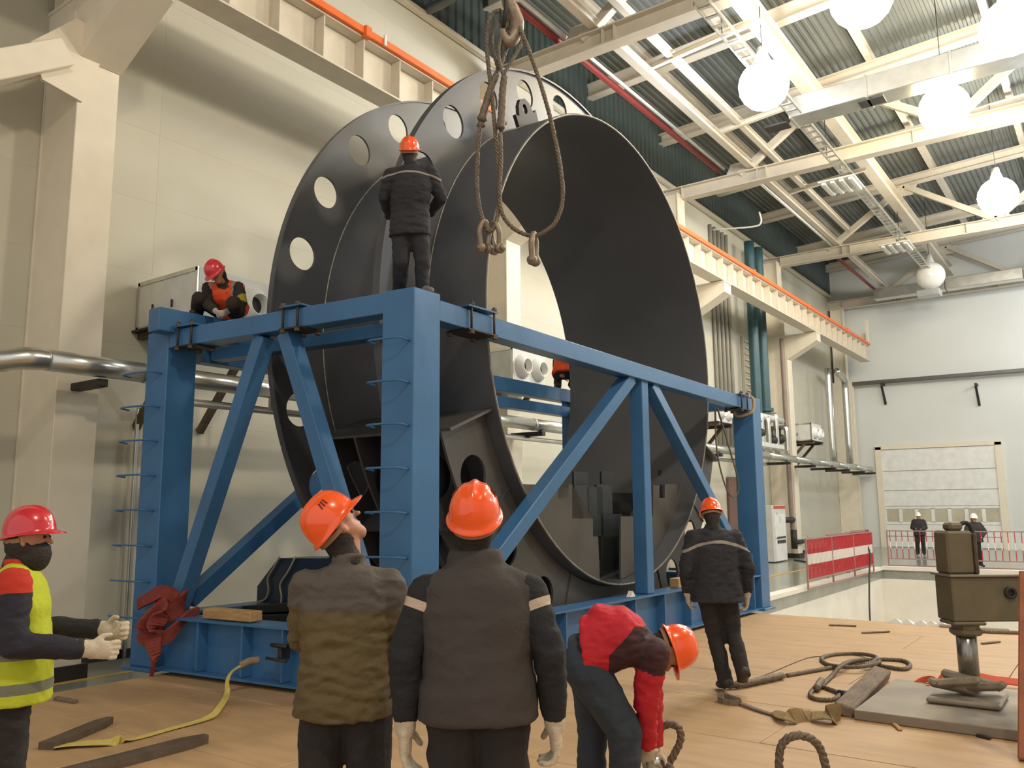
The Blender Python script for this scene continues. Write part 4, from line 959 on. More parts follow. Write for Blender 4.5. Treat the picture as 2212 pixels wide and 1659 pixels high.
    if gloves:
        for i, q in enumerate(('l', 'r')):
            dw = (g['wr'+q]-g['el'+q]).normalized(); sd = -1 if q == 'l' else 1
            pn0 = gl_n[i] if gl_n and gl_n[i] is not None else -S*sd; dd = gl_d[i] if gl_d and gl_d[i] is not None else dw
            pn1 = V(pn0)-V(dd).normalized()*V(pn0).dot(V(dd).normalized()); pn1.normalize()
            # the thumb points to the front of the body
            wv = V(dd).normalized().cross(pn1); side = 1 if wv.dot(F) > 0 else -1
            glove(root, g['wr'+q]+dw*.012*sc, dd, pn1, sc*handsc, curl[i], side, vox=.0055 if vox < .0115 else .009)
    return root
def J3(D, **px):
    """joints read off the photo: (x, y) pixels, optional third value moves the joint deeper"""
    return {k: at(v[0], v[1], D+(v[2] if len(v) > 2 else 0)) for k, v in px.items()}
def stand(pos, rz, sc=1., **ov):
    """upright pose, joints in a local frame (x right, y forward), overrides by name"""
    J = dict(pel=(0, 0, .99), waist=(0, 0, 1.12), chest=(0, 0, 1.30), neck=(0, -.02, 1.485), head=(0, .02, 1.625), shl=(-.185, -.01, 1.425), shr=(.185, -.01, 1.425), ell=(-.25, -.03, 1.15), elr=(.25, -.03, 1.15),
             wrl=(-.27, .05, .90), wrr=(.27, .05, .90), hpl=(-.09, 0, .93), hpr=(.09, 0, .93), knl=(-.11, .02, .5), knr=(.11, .02, .5), anl=(-.12, -.03, .09), anr=(.12, -.03, .09), tol=(-.14, .13, .045), tor=(.14, .13, .045))
    J.update(ov); M = Matrix.Translation(pos) @ Matrix.Rotation(rz, 4, 'Z')
    return {k: M @ (V(v)*sc) for k, v in J.items()}
def ldir(rz, v): return Matrix.Rotation(rz, 3, 'Z') @ V(v)
def ground(px, D, z=0): p = at(px, 1100, D); return V((p.x, p.y, z))
# cloth
C_navy = split_mat('navy_workwear', [(42, 42, 48), (150, 142, 134)], .85, .25, 70)
C_navy2 = mat('navy_sleeve_cloth', (36, 38, 46), .85, var=.12, bump=.25, bscale=70)
C_black = mat('black_trouser_cloth', (42, 38, 38), .9, var=.15, bump=.25, bscale=60)
C_denim = mat('blue_denim', (52, 62, 74), .85, var=.15, scale=12, bump=.25, bscale=120)
C_olive = split_mat('olive_quilted_cloth', [(96, 82, 52), (88, 80, 74)], .8, .2, 60)
C_vest = mat('charcoal_vest_cloth', (66, 60, 58), .85, var=.08, bump=.2, bscale=90)
C_slv = split_mat('black_sleeve_reflective', [(32, 32, 36), (190, 170, 150)], .85, .25, 60)
C_hv = split_mat('yellow_hi_vis', [(190, 200, 44), (120, 122, 104)], .8, .25, 50)
C_p1 = split_mat('navy_jacket_red_yoke', [(40, 38, 48), (190, 50, 32)], .85, .25, 60)
C_redj = split_mat('red_maroon_jacket', [(196, 32, 48), (62, 32, 38)], .75, .2, 60)
C_ov = split_mat('orange_hi_vis', [(235, 84, 40), (150, 136, 124)], .8, .2, 50)
C_dj = split_mat('dark_jacket_yellow_patch', [(50, 44, 40), (168, 150, 44)], .85, .2, 50)
# --- 3: man in charcoal vest, back to us, looking up
rz = YAW-.02; P = ground(1032, 3.42)
J = stand(P, rz, 1.0, shl=(-.2, -.01, 1.365), shr=(.2, -.01, 1.365), ell=(-.285, -.05, 1.13), elr=(.285, -.05, 1.13), wrl=(-.285, -.02, .87), wrr=(.30, -.0, .88), head=(-.012, -.01, 1.64), neck=(-.01, -.01, 1.49))
person('man in charcoal vest and orange helmet seen from behind, gloves hanging', J, 1.0, jacket=C_slv, trousers=C_black, vest=C_vest, collar=True, face=ldir(rz, (.05, 1, .5)), hup=ldir(rz, (0, -.5, 1)), vox=.010, thick=1.09, belly=1.05, hem=.09, longv=.015, slots=True, skirt=.98,
       curl=(28, 42), handsc=1.25, jatt=[(lambda p, J=J: min(.018-abs((p-J['shl'].lerp(J['ell'], .22)).dot((J['ell']-J['shl']).normalized())), 1)*1 if (p-J['shl']).length < .2 else (min(.018-abs((p-J['shr'].lerp(J['elr'], .22)).dot((J['elr']-J['shr']).normalized())), 1) if (p-J['shr']).length < .2 else -1))])
# --- 2: man in olive quilted jacket, head turned right and up
rz = YAW+.02; P = ground(755, 3.75)
J = stand(P, rz, .985, shl=(-.185, 0, 1.385), shr=(.185, -.01, 1.385), ell=(-.225, .1, 1.16), elr=(.255, .02, 1.15), wrl=(-.16, .26, 1.0), wrr=(.27, .08, .93), head=(-.045, -.025, 1.645), neck=(.01, -.03, 1.49))
def quilt_fn(J):
    up = (J['neck']-J['pel']).normalized(); c0 = J['pel']; ax = (J['chest']+J['pel'])/2
    def f(co):
        z = (co-np.array(c0)) @ np.array(up); xy = co-np.array(ax); xy = xy-np.outer(xy @ np.array(up), np.array(up)); r = np.linalg.norm(xy, axis=1)
        lim = .27
        w = np.clip((lim-z)/.03, 0, 1); ph = z/.062*math.pi+np.sin(co[:, 0]*9+co[:, 1]*7)*1.1+np.sin(z*31+co[:, 0]*14)*.8
        d = (np.abs(np.sin(ph))**.5-.75)*.008*w
        return co+xy/np.maximum(r, .05)[:, None]*d[:, None]
    return f
person('man in olive quilted jacket and orange helmet looking up to the right', J, .985, jacket=C_olive, trousers=C_black, face=ldir(rz, (.60, .30, .80)), hup=ldir(rz, (-.80, -.3, .62)), vox=.010, thick=1.06, belly=1.05, hem=.15, slots=True, skirt=1.02, quilt=quilt_fn(J),
       jatt=[lambda p, J=J: (p-J['pel']).dot((J['neck']-J['pel']).normalized())-.30], handsc=1.1)
# --- 1: man in yellow vest at the left edge, facing right, arms forward
rz = YAW-math.pi/2+.5; P = ground(46, 4.2)
J = stand(P, rz, .965, head=(0, .045, 1.62), neck=(0, 0, 1.485), shl=(-.19, .0, 1.42), shr=(.19, .0, 1.42), elr=(.27, .02, 1.13), wrr=(.30, .33, 1.09), ell=(-.24, .08, 1.15), wrl=(-.02, .42, 1.14))
up_ = (J['neck']-J['pel']).normalized()
def vband(p, J=J, u=up_):
    z = (p-J['pel']).dot(u); return max(.025-abs(z-.08), .025-abs(z+.075), -1)
person('man in yellow vest and red helmet at left edge, gloved hands forward', J, .965, jacket=C_p1, trousers=C_black, vest=C_hv, helm=H_RED, face=ldir(rz, (.35, 1, .12)), vox=.010, thick=1.1, belly=1.15, hem=.12, longv=.04, vatt=[vband], scarf=HAIR, armhole=.55, curl=(55, 60), handsc=1.15,
       jatt=[lambda p, J=J: max(.13-(p-J['shr']-V((0, 0, .05))).length, .13-(p-J['shl']-V((0, 0, .03))).length, .10-(p-J['neck']-V((0, 0, .03))).length)])
# dark face covering
# --- 5: walking man, back to us
gp = onz(1552, 1488, 0); rz = YAW+.05
P = V((gp.x, gp.y, 0)); D5 = (P-CAM).dot(FW)
P = ground(1540, D5+.12)
J = stand(P, rz, 1.0, head=(0, .06, 1.62), neck=(-.01, -.0, 1.49), shl=(-.195, 0, 1.41), shr=(.195, 0, 1.41), ell=(-.29, -.04, 1.13), elr=(.30, -.04, 1.13), wrl=(-.26, .05, .90), wrr=(.30, .03, .89), anl=(.035, -.06, .09), tol=(.03, .12, .045), knl=(-.02, .05, .5), anr=(.15, -.22, .20), tor=(.17, -.10, .08), knr=(.15, .03, .52))
u5 = (J['neck']-J['pel']).normalized()
person('worker in dark navy jacket and orange helmet walking away, white gloves', J, 1.0, jacket=C_navy, trousers=C_black, face=ldir(rz, (.18, 1, -.35)), hup=ldir(rz, (0, .3, 1)), vox=.012, thick=1.16, belly=1.1, hem=.17, skirt=1.06, handsc=1.2, thigh=1.02, curl=(40, 40),
       jatt=[lambda p, J=J, u=u5: .013-abs((p-J['neck']).dot(u)+.115+max(0, (p-J['neck']).xy.length-.14)*.5)])
# --- 6: worker standing on the corner of the cage
D6 = 8.0
J = J3(D6, pel=(886, 482, .10), waist=(886, 455, .12), chest=(888, 405, .10), neck=(888, 358, .12), head=(885, 330, .17), shl=(845, 378, .12), shr=(930, 374, .12), ell=(829, 425, .15), elr=(953, 428, .2), wrl=(842, 470, .35), wrr=(928, 462, .45),
       hpl=(868, 498, .1), hpr=(904, 496, .1), knl=(866, 565, .05), knr=(913, 565, .08), anl=(862, 622, .45), anr=(912, 614, .15), tol=(862, 632, .65), tor=(930, 632, .02))
top = 3.72
for k in ('anl', 'anr'): J[k].z = top+.09
for k in ('tol', 'tor'): J[k].z = top+.05
J['anl'].z = 3.57+.09; J['tol'].z = 3.57+.05
f6 = ldir(YAW, (0, 1, .35)); u6 = (J['neck']-J['pel']).normalized()
person('worker in dark navy workwear and orange helmet standing on the cage corner', J, .93, jacket=C_navy, trousers=C_navy, face=f6, vox=.011, thick=1.06, hem=.14, shoes=M_shoeg, base=V((J['anl'].x, J['anl'].y, top)), handsc=1.05, thigh=1.08,
       jatt=[lambda p, J=J, u=u6: .009-abs((p-J['neck']).dot(u)+.06+(p-J['neck']).xy.length*.25) if (p-J['head']).dot(FW) < .0 else -1])
# --- 7: crouching worker in orange vest on the left beams
D7 = 9.75
J = J3(D7, pel=(500, 668, .25), neck=(482, 612, .0), head=(468, 590, -.12), shl=(515, 622, .0), shr=(450, 622, .05), ell=(522, 655, -.05), elr=(446, 655, -.05), wrl=(492, 672, -.25), wrr=(466, 672, -.3),
       hpl=(510, 672, .2), hpr=(482, 672, .25), knl=(505, 655, -.35), knr=(430, 645, -.1), anl=(505, 690, -.1), anr=(425, 690, .1), tol=(500, 694, -.25), tor=(415, 694, -.1))
for k in ('anl', 'anr'): J[k].z = 3.92+.09
for k in ('tol', 'tor'): J[k].z = 3.92+.045
rz7 = YAW+math.pi+.35
f7 = ldir(rz7, (0, 1, -1.0))
S7 = (J['shr']-J['shl']).normalized()
person('crouching worker in orange vest and red helmet on left end of the cage', J, .97, jacket=C_dj, trousers=mat('brown_black_cloth', (46, 38, 32), .9), vest=C_ov, helm=H_RED, face=ldir(YAW+math.pi-.5, (0, 1, -1.1)), hup=ldir(YAW+math.pi-.5, (0, .8, .9)), vox=.012, thick=1.05, hem=.05, base=V((J['pel'].x, J['pel'].y, 3.92)),
       vatt=[lambda p, J=J, S=S7: .02-abs(abs((p-J['neck']).dot(S))-.135)], jatt=[lambda p, J=J: .07-(p-J['ell']-V((0, 0, .05))).length], curl=(50, 50))
# --- 8: worker on the far side of the ring
c8 = fp(LW+.15, 8.25, 3.92); r8 = EL
def crouch(c, rz, sc=1.):
    J = dict(pel=(0, -.1, .32), neck=(0, .18, .78), head=(0, .3, .88), shl=(-.19, .16, .72), shr=(.19, .16, .72), ell=(-.26, .3, .5), elr=(.26, .3, .5), wrl=(-.15, .45, .35), wrr=(.15, .45, .35), hpl=(-.1, -.08, .3), hpr=(.1, -.08, .3),
             knl=(-.2, .3, .5), knr=(.2, .3, .5), anl=(-.14, .0, .09), anr=(.14, .0, .09), tol=(-.16, .16, .045), tor=(.16, .16, .045))
    M = Matrix.Translation(c) @ Matrix.Rotation(rz, 4, 'Z'); return {k: M @ (V(v)*sc) for k, v in J.items()}
J = crouch(c8, .3); person('crouching worker with orange vest half hidden behind the ring opening', J, 1., jacket=C_dj, trousers=C_black, vest=C_ov, helm=H_OR, face=ldir(.3, (0, 1, -.5)), vox=.018, hem=.05, base=c8, jatt=[lambda p: -1], vatt=[lambda p: -1])
# --- 4: man in red jacket bending over ropes
D4 = 4.75
J = J3(D4, pel=(1268, 1415, .02), waist=(1300, 1380, .02), chest=(1356, 1374, 0), neck=(1416, 1396, 0), head=(1440, 1402, -.02), shl=(1398, 1400, .17), shr=(1412, 1412, -.17), ell=(1405, 1510, .16), elr=(1396, 1500, -.13), wrl=(1412, 1615, .12), wrr=(1398, 1612, -.0),
       hpl=(1272, 1432, .11), hpr=(1262, 1438, -.1), knl=(1282, 1560, .13), knr=(1350, 1580, -.13), anl=(1277, 1720, .12), anr=(1350, 1725, -.1), tol=(1330, 1738, .12), tor=(1410, 1742, -.1))
# put the feet on the deck
zmin = min(J['anl'].z, J['anr'].z)
for k in ('anl', 'anr'): J[k].z = .09
for k in ('tol', 'tor'): J[k].z = .05
f4 = (RT*.35-V((0, 0, 1))+FW*.0); sp4 = (J['neck']-J['pel']).normalized()
def redpan(p, J=J):
    # maroon side panel: below the mid line of the back, up to the shoulder
    t = (p-J['pel']).dot(RT); z = p.z
    zc = J['chest'].z+.085
    if (p-J['ell']).length < .2 or (p-J['elr']).length < .18 or p.z < J['elr'].z+.06: return -.05
    return min(zc-z-(t-.2)*.12, (t-.10)-max(0, z-zc+.16)*.9, .46-t)
person('man in red jacket and jeans bending down over wire ropes, orange helmet', J, 1.0, jacket=C_redj, trousers=C_denim, face=RT*.25-V((0, 0, 1)), hup=RT*1.0+V((0, 0, .05)), vox=.010, thick=1.2, belly=1.2, hem=-.0, ttop=.02, skirt=.94, jatt=[redpan], curl=(60, 60), gl_n=[-FW, FW], base=V((J['anl'].x, J['anl'].y, 0)), thigh=1.24)
# --- 9, 10: two distant men beyond the pit
P = onz(1990, 1200, FZ); rz = YAW+2.6
J = stand(V((P.x, P.y, FZ)), rz, 1.0, ell=(-.27, .05, 1.15), elr=(.27, .05, 1.15), wrl=(-.1, .25, 1.1), wrr=(.1, .25, 1.1))
person('distant man in black with white helmet standing by the roller door', J, 1.02, jacket=mat('black_coat', (52, 50, 50), .9), trousers=C_black, helm=H_WH, vox=.025, gloves=False, thick=1.2, jatt=(), face=ldir(rz, (0, 1, 0)))
P = onz(2112, 1225, FZ); rz = YAW+math.pi
J = stand(V((P.x, P.y, FZ)), rz, 1.0, ell=(-.33, .05, 1.18), elr=(.33, .05, 1.18), wrl=(-.12, .2, 1.0), wrr=(.12, .2, 1.0))
person('distant man in black with white helmet leaning behind the olive machine', J, 1.02, jacket=mat('black_coat', (52, 50, 50), .9), trousers=C_black, helm=H_WH, vox=.025, gloves=False, thick=1.2, face=ldir(rz, (0, 1, 0)))
# ================================================================== HOOK, WIRE SLINGS AND SHACKLES
DH = 7.6
def H(x, y, dd=0): return at(x, y, DH+dd)
hk = empty('crane_hook', H(1100, 90), 'dark forged crane hook at top centre of photo carrying wire slings', 'hook')
m = MB(); P = catmull([H(1094, -90), H(1096, -40), H(1098, 0), H(1108, 25, .02), H(1116, 48, .05), H(1112, 74, .06), H(1100, 88, .03), H(1088, 78, 0), H(1083, 60, -.03)], 5)
m.tube(P, [.055+.012*math.sin(i/len(P)*math.pi) if i < len(P)*.8 else .05*(1-(i/len(P)-.8)*3.2) for i in range(len(P))], 14); m.build('hook_body', M_shackle, hk)
m = MB(); m.tube([H(1090, -60, -.03), H(1092, -20, -.05), H(1093, 20, -.06), H(1087, 58, -.05)], .02, 8); m.build('safety_latch', M_dark, hk)
m = MB(); m.cyl(H(1094, -150), H(1094, -85), .09); m.build('shank', M_dark, hk)
def strands(m, P, r, tw=.11, n=3):
    """twisted wire rope: strands wound round the path"""
    L = 0; ph = [0]
    for a, b in zip(P[:-1], P[1:]): L += (b-a).length; ph.append(L)
    prev = None; fr = []
    for i in range(len(P)):
        t = (P[min(i+1, len(P)-1)]-P[max(i-1, 0)]).normalized()
        s = frame_of(t)[0] if prev is None else (prev-t*prev.dot(t)).normalized()
        prev = s; fr.append((s, s.cross(t)))
    for k in range(n):
        m.tube([P[i]+(fr[i][0]*math.cos(2*math.pi*(ph[i]/tw+k/n))+fr[i][1]*math.sin(2*math.pi*(ph[i]/tw+k/n)))*r*.52 for i in range(len(P))], r*.62, 6)
def resample(P, d):
    out = [P[0]]; acc = 0
    for a, b in zip(P[:-1], P[1:]):
        L = (b-a).length; 
        if L < 1e-6: continue
        t = d-acc
        while t <= L: out.append(a.lerp(b, t/L)); t += d
        acc = (acc+L) % d if False else L-(t-d)
    return out
def rope(name, paths, r, parent, mt=None, tw=.11):
    for P in paths:
        m = MB(); strands(m, resample(catmull(P, 8), .022), r, tw); m.build(name, mt or M_rope, parent)
s1 = empty('wire_sling', H(1055, 480), 'left wire rope sling hanging from the crane hook with two shackles', 'wire sling', 'wire slings on the hook')
rope('rope_leg', [[H(1076, 150, .02), H(1060, 185), H(1048, 230), H(1038, 270), H(1032, 330), H(1030, 400), H(1036, 450, -.01), H(1046, 484, -.02), H(1056, 500, -.03), H(1068, 490, -.03), H(1076, 455), H(1078, 400), H(1072, 310), H(1063, 210), H(1053, 120), H(1053, 60), H(1064, 30, .02), H(1082, 22, .06)]], .020, s1)
rope('eye_loop', [[H(1076, 150, .02), H(1066, 110, .03), H(1064, 75, .05), H(1078, 45, .08), H(1096, 60, .09), H(1094, 105, .06), H(1080, 145, .03)]], .016, s1)
m = MB(); m.tube(catmull([H(1074, 160, .01), H(1060, 192), H(1050, 225), H(1040, 262)], 6), [.026, .034, .031, .036, .030, .036, .034, .030, .036, .033, .038, .032, .036, .034, .040, .035, .042, .05, .03][:19], 9); m.tube([H(1040, 262), H(1033, 274)], .022, 6); m.tube([H(1040, 262), H(1046, 274)], .02, 6); m.build('splice', M_rope, s1)
s2 = empty('wire_sling', H(1153, 505), 'right wire rope sling hanging in a long loop from the crane hook', 'wire sling', 'wire slings on the hook')
rope('rope_leg', [[H(1104, 20, .05), H(1118, 52, .02), H(1134, 88), H(1152, 135), H(1172, 195), H(1190, 260), H(1206, 335), H(1215, 400), H(1213, 445), H(1198, 482), H(1172, 503, .01), H(1150, 510, .01), H(1120, 500), H(1096, 480), H(1082, 452, -.02), H(1079, 410, -.03), H(1082, 340, -.04), H(1080, 285, -.04)]], .020, s2)
rope('eye_loop', [[H(1088, 170, -.03), H(1094, 150, -.03), H(1112, 120, -.02), H(1127, 90, 0), H(1124, 55, .03), H(1108, 40, .06), H(1092, 60, .02), H(1078, 100, -.03), H(1080, 140, -.04), H(1088, 165, -.04)]], .016, s2)
m = MB(); m.tube(catmull([H(1090, 165, -.03), H(1086, 200, -.03), H(1084, 240, -.04), H(1081, 278, -.04)], 6), [.03, .036, .032, .038, .033, .038, .033, .038, .034, .039, .034, .039, .034, .038, .034, .04, .036, .044, .04], 9); m.tube([H(1082, 270), H(1092, 262)], .03, 6); m.tube([H(1080, 275), H(1084, 284)], .022, 6); m.build('splice', M_rope, s2)
def shackle(c, up, side, r, lab, parent=None, w=.05):
    r *= 1.25
    """bow with pin; c centre of pin"""
    s_ = empty('shackle', c, lab, 'shackle', 'shackles on the wire slings'); up = V(up).normalized(); side = V(side); side = (side-up*side.dot(up)).normalized()
    P = catmull([c-side*w, c-side*w+up*.05, c-side*w*1.3+up*.15, c-side*w*.6+up*.225, c+up*.245, c+side*w*.6+up*.225, c+side*w*1.3+up*.15, c+side*w+up*.05, c+side*w], 4)
    m = MB(); m.tube(P, r, 10)
    for k in (-1, 1): m.lathe([(.001, -.02), (.042, -.026), (.05, 0), (.042, .026), (.001, .02)], c+side*w*k, side, 14)
    m.build('bow', M_shackle, s_)
    m = MB(); m.cyl(c-side*(w+.035), c+side*(w+.035), .019, 10); m.lathe([(.001, 0), (.032, 0), (.032, .02), (.001, .02)], c+side*(w+.03), side, 6); m.build('pin', M_shackle, s_)
    return s_
shackle(H(1046, 536, -.03), UP, RT*.75+FW*.6, .019, 'left shackle of the pair hanging at the bottom of left sling', w=.042)
shackle(H(1074, 538, .0), UP-RT*.12, RT*.6-FW*.7, .019, 'right shackle of the pair hanging at the bottom of left sling', w=.042)
shackle(H(1153, 563, .0), UP, RT*.35+FW*.9, .021, 'single shackle hanging at the bottom of the right sling', w=.048)
# ================================================================== FLOOR ITEMS, RIGHT
def G(x, y, z=.02): return onz(x, y, z)
r1 = empty('wire_rope_coil', G(1800, 1450), 'coiled steel wire rope lying on plywood right of walking worker', 'wire rope')
rope('rope', [[G(1700, 1459), G(1750, 1450), G(1810, 1440), G(1860, 1434), G(1900, 1438), G(1950, 1445), G(1966, 1437), G(1950, 1427), G(1900, 1424), G(1870, 1428)]], .021, r1)
rope('rope', [[G(1866, 1436, .05), G(1890, 1428, .06), G(1890, 1418, .05), G(1850, 1412), G(1800, 1414), G(1775, 1422), G(1785, 1434), G(1815, 1440, .05), G(1860, 1440, .06), G(1900, 1430, .06), G(1880, 1425, .06), G(1840, 1428, .06), G(1815, 1440, .07), G(1795, 1462), G(1770, 1486)]], .021, r1)
rope('eye_loop', [[G(1766, 1480), G(1790, 1488), G(1812, 1498), G(1802, 1510), G(1770, 1511), G(1750, 1503), G(1756, 1490), G(1766, 1480)]], .019, r1)
m = MB(); m.tube(catmull([G(1560, 1480, .04), G(1600, 1478, .04), G(1640, 1470, .04), G(1692, 1459, .04)], 6), [.03+.007*(i % 2) for i in range(19)], 8); m.tube(catmull([G(1775, 1470, .04), G(1768, 1480, .04), G(1764, 1487, .04)], 4), .034, 8); m.build('splice', M_rope, r1)
m = MB(); m.tube(catmull([G(1590, 1482, .006), G(1660, 1455, .006), G(1745, 1421, .006), G(1790, 1419, .006)], 6), .005, 5); m.build('loose_wire', M_rope, r1)
m = MB(); m.tube([G(1810, 1497, .03), G(1835, 1500, .03)], .03, 8); m.build('end_sleeve', M_dark, r1)
r2 = empty('flat_sling', G(1680, 1540), 'dirty flat sling with small eye lying in front of the wire coil', 'sling')
ribbon('strap', [G(1560, 1500, .05), G(1552, 1510, .03), G(1580, 1519, .02), G(1600, 1516, .03), G(1580, 1508, .05), G(1565, 1504, .05)], V((0, 0, 1)), .05, M_oldwood, parent=r2)
ribbon('strap', [G(1598, 1518, .02), G(1640, 1534, .015), G(1700, 1553, .01)], V((.5, .5, 0)), .045, M_oldwood, parent=r2)
m_canvas = mat('dirty_canvas', (140, 118, 82), .9, var=.2, scale=9, bump=.3)
ribbon('canvas_cover', [G(1672, 1538, .03), G(1700, 1548, .05), G(1745, 1548, .03), G(1790, 1545, .06), G(1815, 1548, .03)], [V((.3, 1, .35)), V((.2, 1, .1)), V((.2, 1, .4)), V((.3, 1, .1)), V((.3, 1, .3))], [.04, .14, .13, .19, .16], m_canvas, parent=r2)
m = MB(); a, b = G(1822, 1535, .05), G(1905, 1452, .07); 
dv = (b-a).normalized(); m.bar(a, b, .16, .09, up=V((.25, 0, 1)), bev=.012); tag(m.build('timber_plank', M_oldwood), 'weathered timber baulk lying beside the steel plate', 'timber plank')
pl8 = MB(); pl8.rbox((-.55, 8.05, .04), (2.75, 1.5, .075), None, .006); tag(pl8.build('steel_plate', M_plate), 'thick grey steel plate on plywood deck under the jack leg', 'steel plate')
# jack / outrigger leg of a machine
jk = empty('outrigger_leg', (-1.22, 8.2, .08), 'olive and rusty outrigger leg of a machine standing on the steel plate', 'outrigger')
m = MB(); m.rbox((-1.22, 8.14, .105), (.54, .56, .045), None, .015); m.build('foot_plate', M_plate, jk)
vs = []; 
m = MB(); 
for k, (x, y, a, l) in enumerate(((-1.33, 8.1, .3, .36), (-1.1, 8.12, -.25, .36), (-1.2, 8.26, .1, .46), (-1.26, 8.0, -.1, .34))):
    m.rbox((x, y, .19+.02*k), (l, .12, .06), (V((math.cos(a), math.sin(a), .18*(1 if k % 2 else -1))).normalized(), V((-math.sin(a), math.cos(a), .1)).normalized(), V((0, 0, 1))), .025)
m.build('crumpled_packing', mat('packing_cloth', (128, 116, 98), .85, var=.25, scale=8, bump=.4), jk)
DJ = 7.25
def Jp(x, y, d=0): return at(x, y, DJ+d)
bt = V(((Jp(2092, 1480)).x, (Jp(2092, 1480)).y, .2)); tp = Jp(2086, 1362)
bt = V((tp.x, tp.y, .15))
m = MB(); m.cyl(bt, V((tp.x, tp.y, .66)), .082, 20); m.build('ram_rod', M_chrome, jk)
m = MB(); m.lathe([(.001, 0), (.11, 0), (.13, .02), (.13, .05), (.11, .06), (.11, .1), (.001, .1)], V((tp.x, tp.y, .585)), n=8, smooth=False); m.build('collar', M_olive, jk)
z0, z1, z2 = Jp(2090, 1340).z, Jp(2090, 1240).z, Jp(2090, 1147).z
bx0 = Jp(2042, 1290); wv = V((1, .0, 0)); hv = V((RT.x, RT.y, 0)).normalized(); fv = V((-hv.y, hv.x, 0))
c0 = V((tp.x, tp.y, 0))
def lb(nm, a0, a1, b0, b1, za, zb, mt, bev=.01): m = MB(); m.rbox(c0+hv*((a0+a1)/2)+fv*((b0+b1)/2)+V((0, 0, (za+zb)/2)), (a1-a0, b1-b0, zb-za), (hv, fv, ZU), bev); return m.build(nm, mt, jk)
lb('box_beam', -.15, .66, -.12, .17, z0, z1-.02, M_olive); lb('top_plate', -.17, .68, -.15, .2, z1-.02, z1, M_plate, .004); lb('bottom_collar', -.16, .12, -.13, .13, z0-.03, z0, M_olive)
lb('cylinder_housing', -.155, .075, -.11, .13, z1, z2, M_olive, .02); lb('housing_side', .075, .105, -.12, .12, z1, z2-.02, M_rust)
lb('hydraulic_fitting', -.1, .02, -.07, .07, z2, z2+.07, M_olive, .02)
m = MB(); m.tube(catmull([c0+hv*.0+V((0, 0, z2+.03)), c0+hv*.07+V((0, 0, z2+.07)), c0+hv*.12+V((0, 0, z2+.03)), c0+hv*.14+V((0, 0, z2-.1))], 4), .02, 8); m.build('hose', M_dark, jk)
m = MB(); m.lathe([(.05, 0), (.05, .03), (.03, .03), (.03, 0)], c0+hv*.34-fv*.12+V((0, 0, z0+.24)), -fv, 14); m.lathe([(.001, .005), (.032, .005)], c0+hv*.34-fv*.12+V((0, 0, z0+.24)), -fv, 14); m.build('pin_hole', M_dark, jk)
rb = MB(); q = onz(2213, 1645, 0); rb.bar((q.x+.0, q.y, 0.), at(2214, 1238, 6.4), .07, .09, bev=.01); 
tag(rb.build('rusty_post', mat('orange_rust', (156, 96, 70), .7, var=.2, scale=6)), 'orange rusty upright steel bar at the right edge of photo', 'post')
os_ = empty('orange_sling', G(2000, 1480), 'bright orange flat sling lying curled behind the outrigger leg', 'sling')
M_os = mat('orange_webbing', (232, 98, 66), .8, var=.1, bump=.2)
ribbon('sling_band', [G(1975, 1480, .05), G(1990, 1470, .09), G(2012, 1466, .12), G(2020, 1475, .09), G(2005, 1486, .06), G(1985, 1486, .04), G(1975, 1478, .05)], V((0, 0, 1)), .05, M_os, parent=os_)
ribbon('sling_band', [G(2030, 1474, .03), G(2045, 1462, .07), G(2060, 1460, .05), G(2075, 1470, .04), G(2110, 1462, .08), G(2150, 1468, .06), G(2215, 1476, .05)], V((.1, 1, .5)), .09, M_os, parent=os_)
# ropes with upstanding loops in the foreground
l1 = empty('rope_loop', G(1430, 1650), 'stiff wire rope loop rising beside the bending man in red', 'wire rope', 'foreground rope loops')
Dq = 4.9
rope('rope', [[at(1385, 1690, Dq), at(1405, 1640, Dq), at(1412, 1600, Dq), at(1428, 1572, Dq), at(1450, 1564, Dq), at(1468, 1575, Dq), at(1470, 1600, Dq), at(1456, 1630, Dq), at(1440, 1660, Dq), at(1430, 1690, Dq)]], .022, l1)
rope('rope', [[at(1400, 1620, Dq+.1), at(1420, 1640, Dq), at(1450, 1660, Dq-.1), at(1480, 1700, Dq-.2)]], .02, l1)
m = MB(); m.tube([at(1392, 1650, Dq), at(1428, 1642, Dq-.05)], .035, 8); m.build('ferrule', M_galv, l1)
l2 = empty('rope_loop', G(1735, 1700), 'stiff wire rope loop rising at the bottom edge of photo', 'wire rope', 'foreground rope loops')
Dq2 = 4.6
rope('rope', [[at(1690, 1760, Dq2), at(1686, 1700, Dq2), at(1683, 1650, Dq2), at(1688, 1610, Dq2), at(1710, 1591, Dq2), at(1738, 1590, Dq2), at(1765, 1606, Dq2), at(1780, 1640, Dq2), at(1787, 1680, Dq2), at(1795, 1750, Dq2)]], .023, l2)
# ================================================================== FLOOR ITEMS, LEFT
def flatbar(a, b, w, h, lab):
    a, b = V(a), V(b); s, d, u = frame_of(b-a); L = (b-a).length
    m = MB(); m.prism([(-w/2, 0), (w/2, 0), (w/2, L*.8), (w*.2, L), (-w*.2, L), (-w/2, L*.85)], a+u*(h/2), (s, d, u), h)
    return tag(m.build('fork_bar', M_rust, fix=True), lab, 'steel bar')
flatbar(G(100, 1620, .0), G(238, 1562, .0), .13, .05, 'shorter dark steel bar on plywood beside the man in yellow vest')
flatbar(G(120, 1690, .0), G(445, 1604, .0), .15, .06, 'longer dark steel bar on plywood at the bottom left')
m = MB(); m.bar(G(120, 1508, .015), G(165, 1516, .015), .05, .03); tag(m.build('wood_offcut', M_oldwood), 'small wood offcut near the yellow floor line at left', 'offcut')
ys_ = empty('webbing_strap', G(217, 1602), 'yellow webbing strap running from front base beam across the plywood', 'strap')
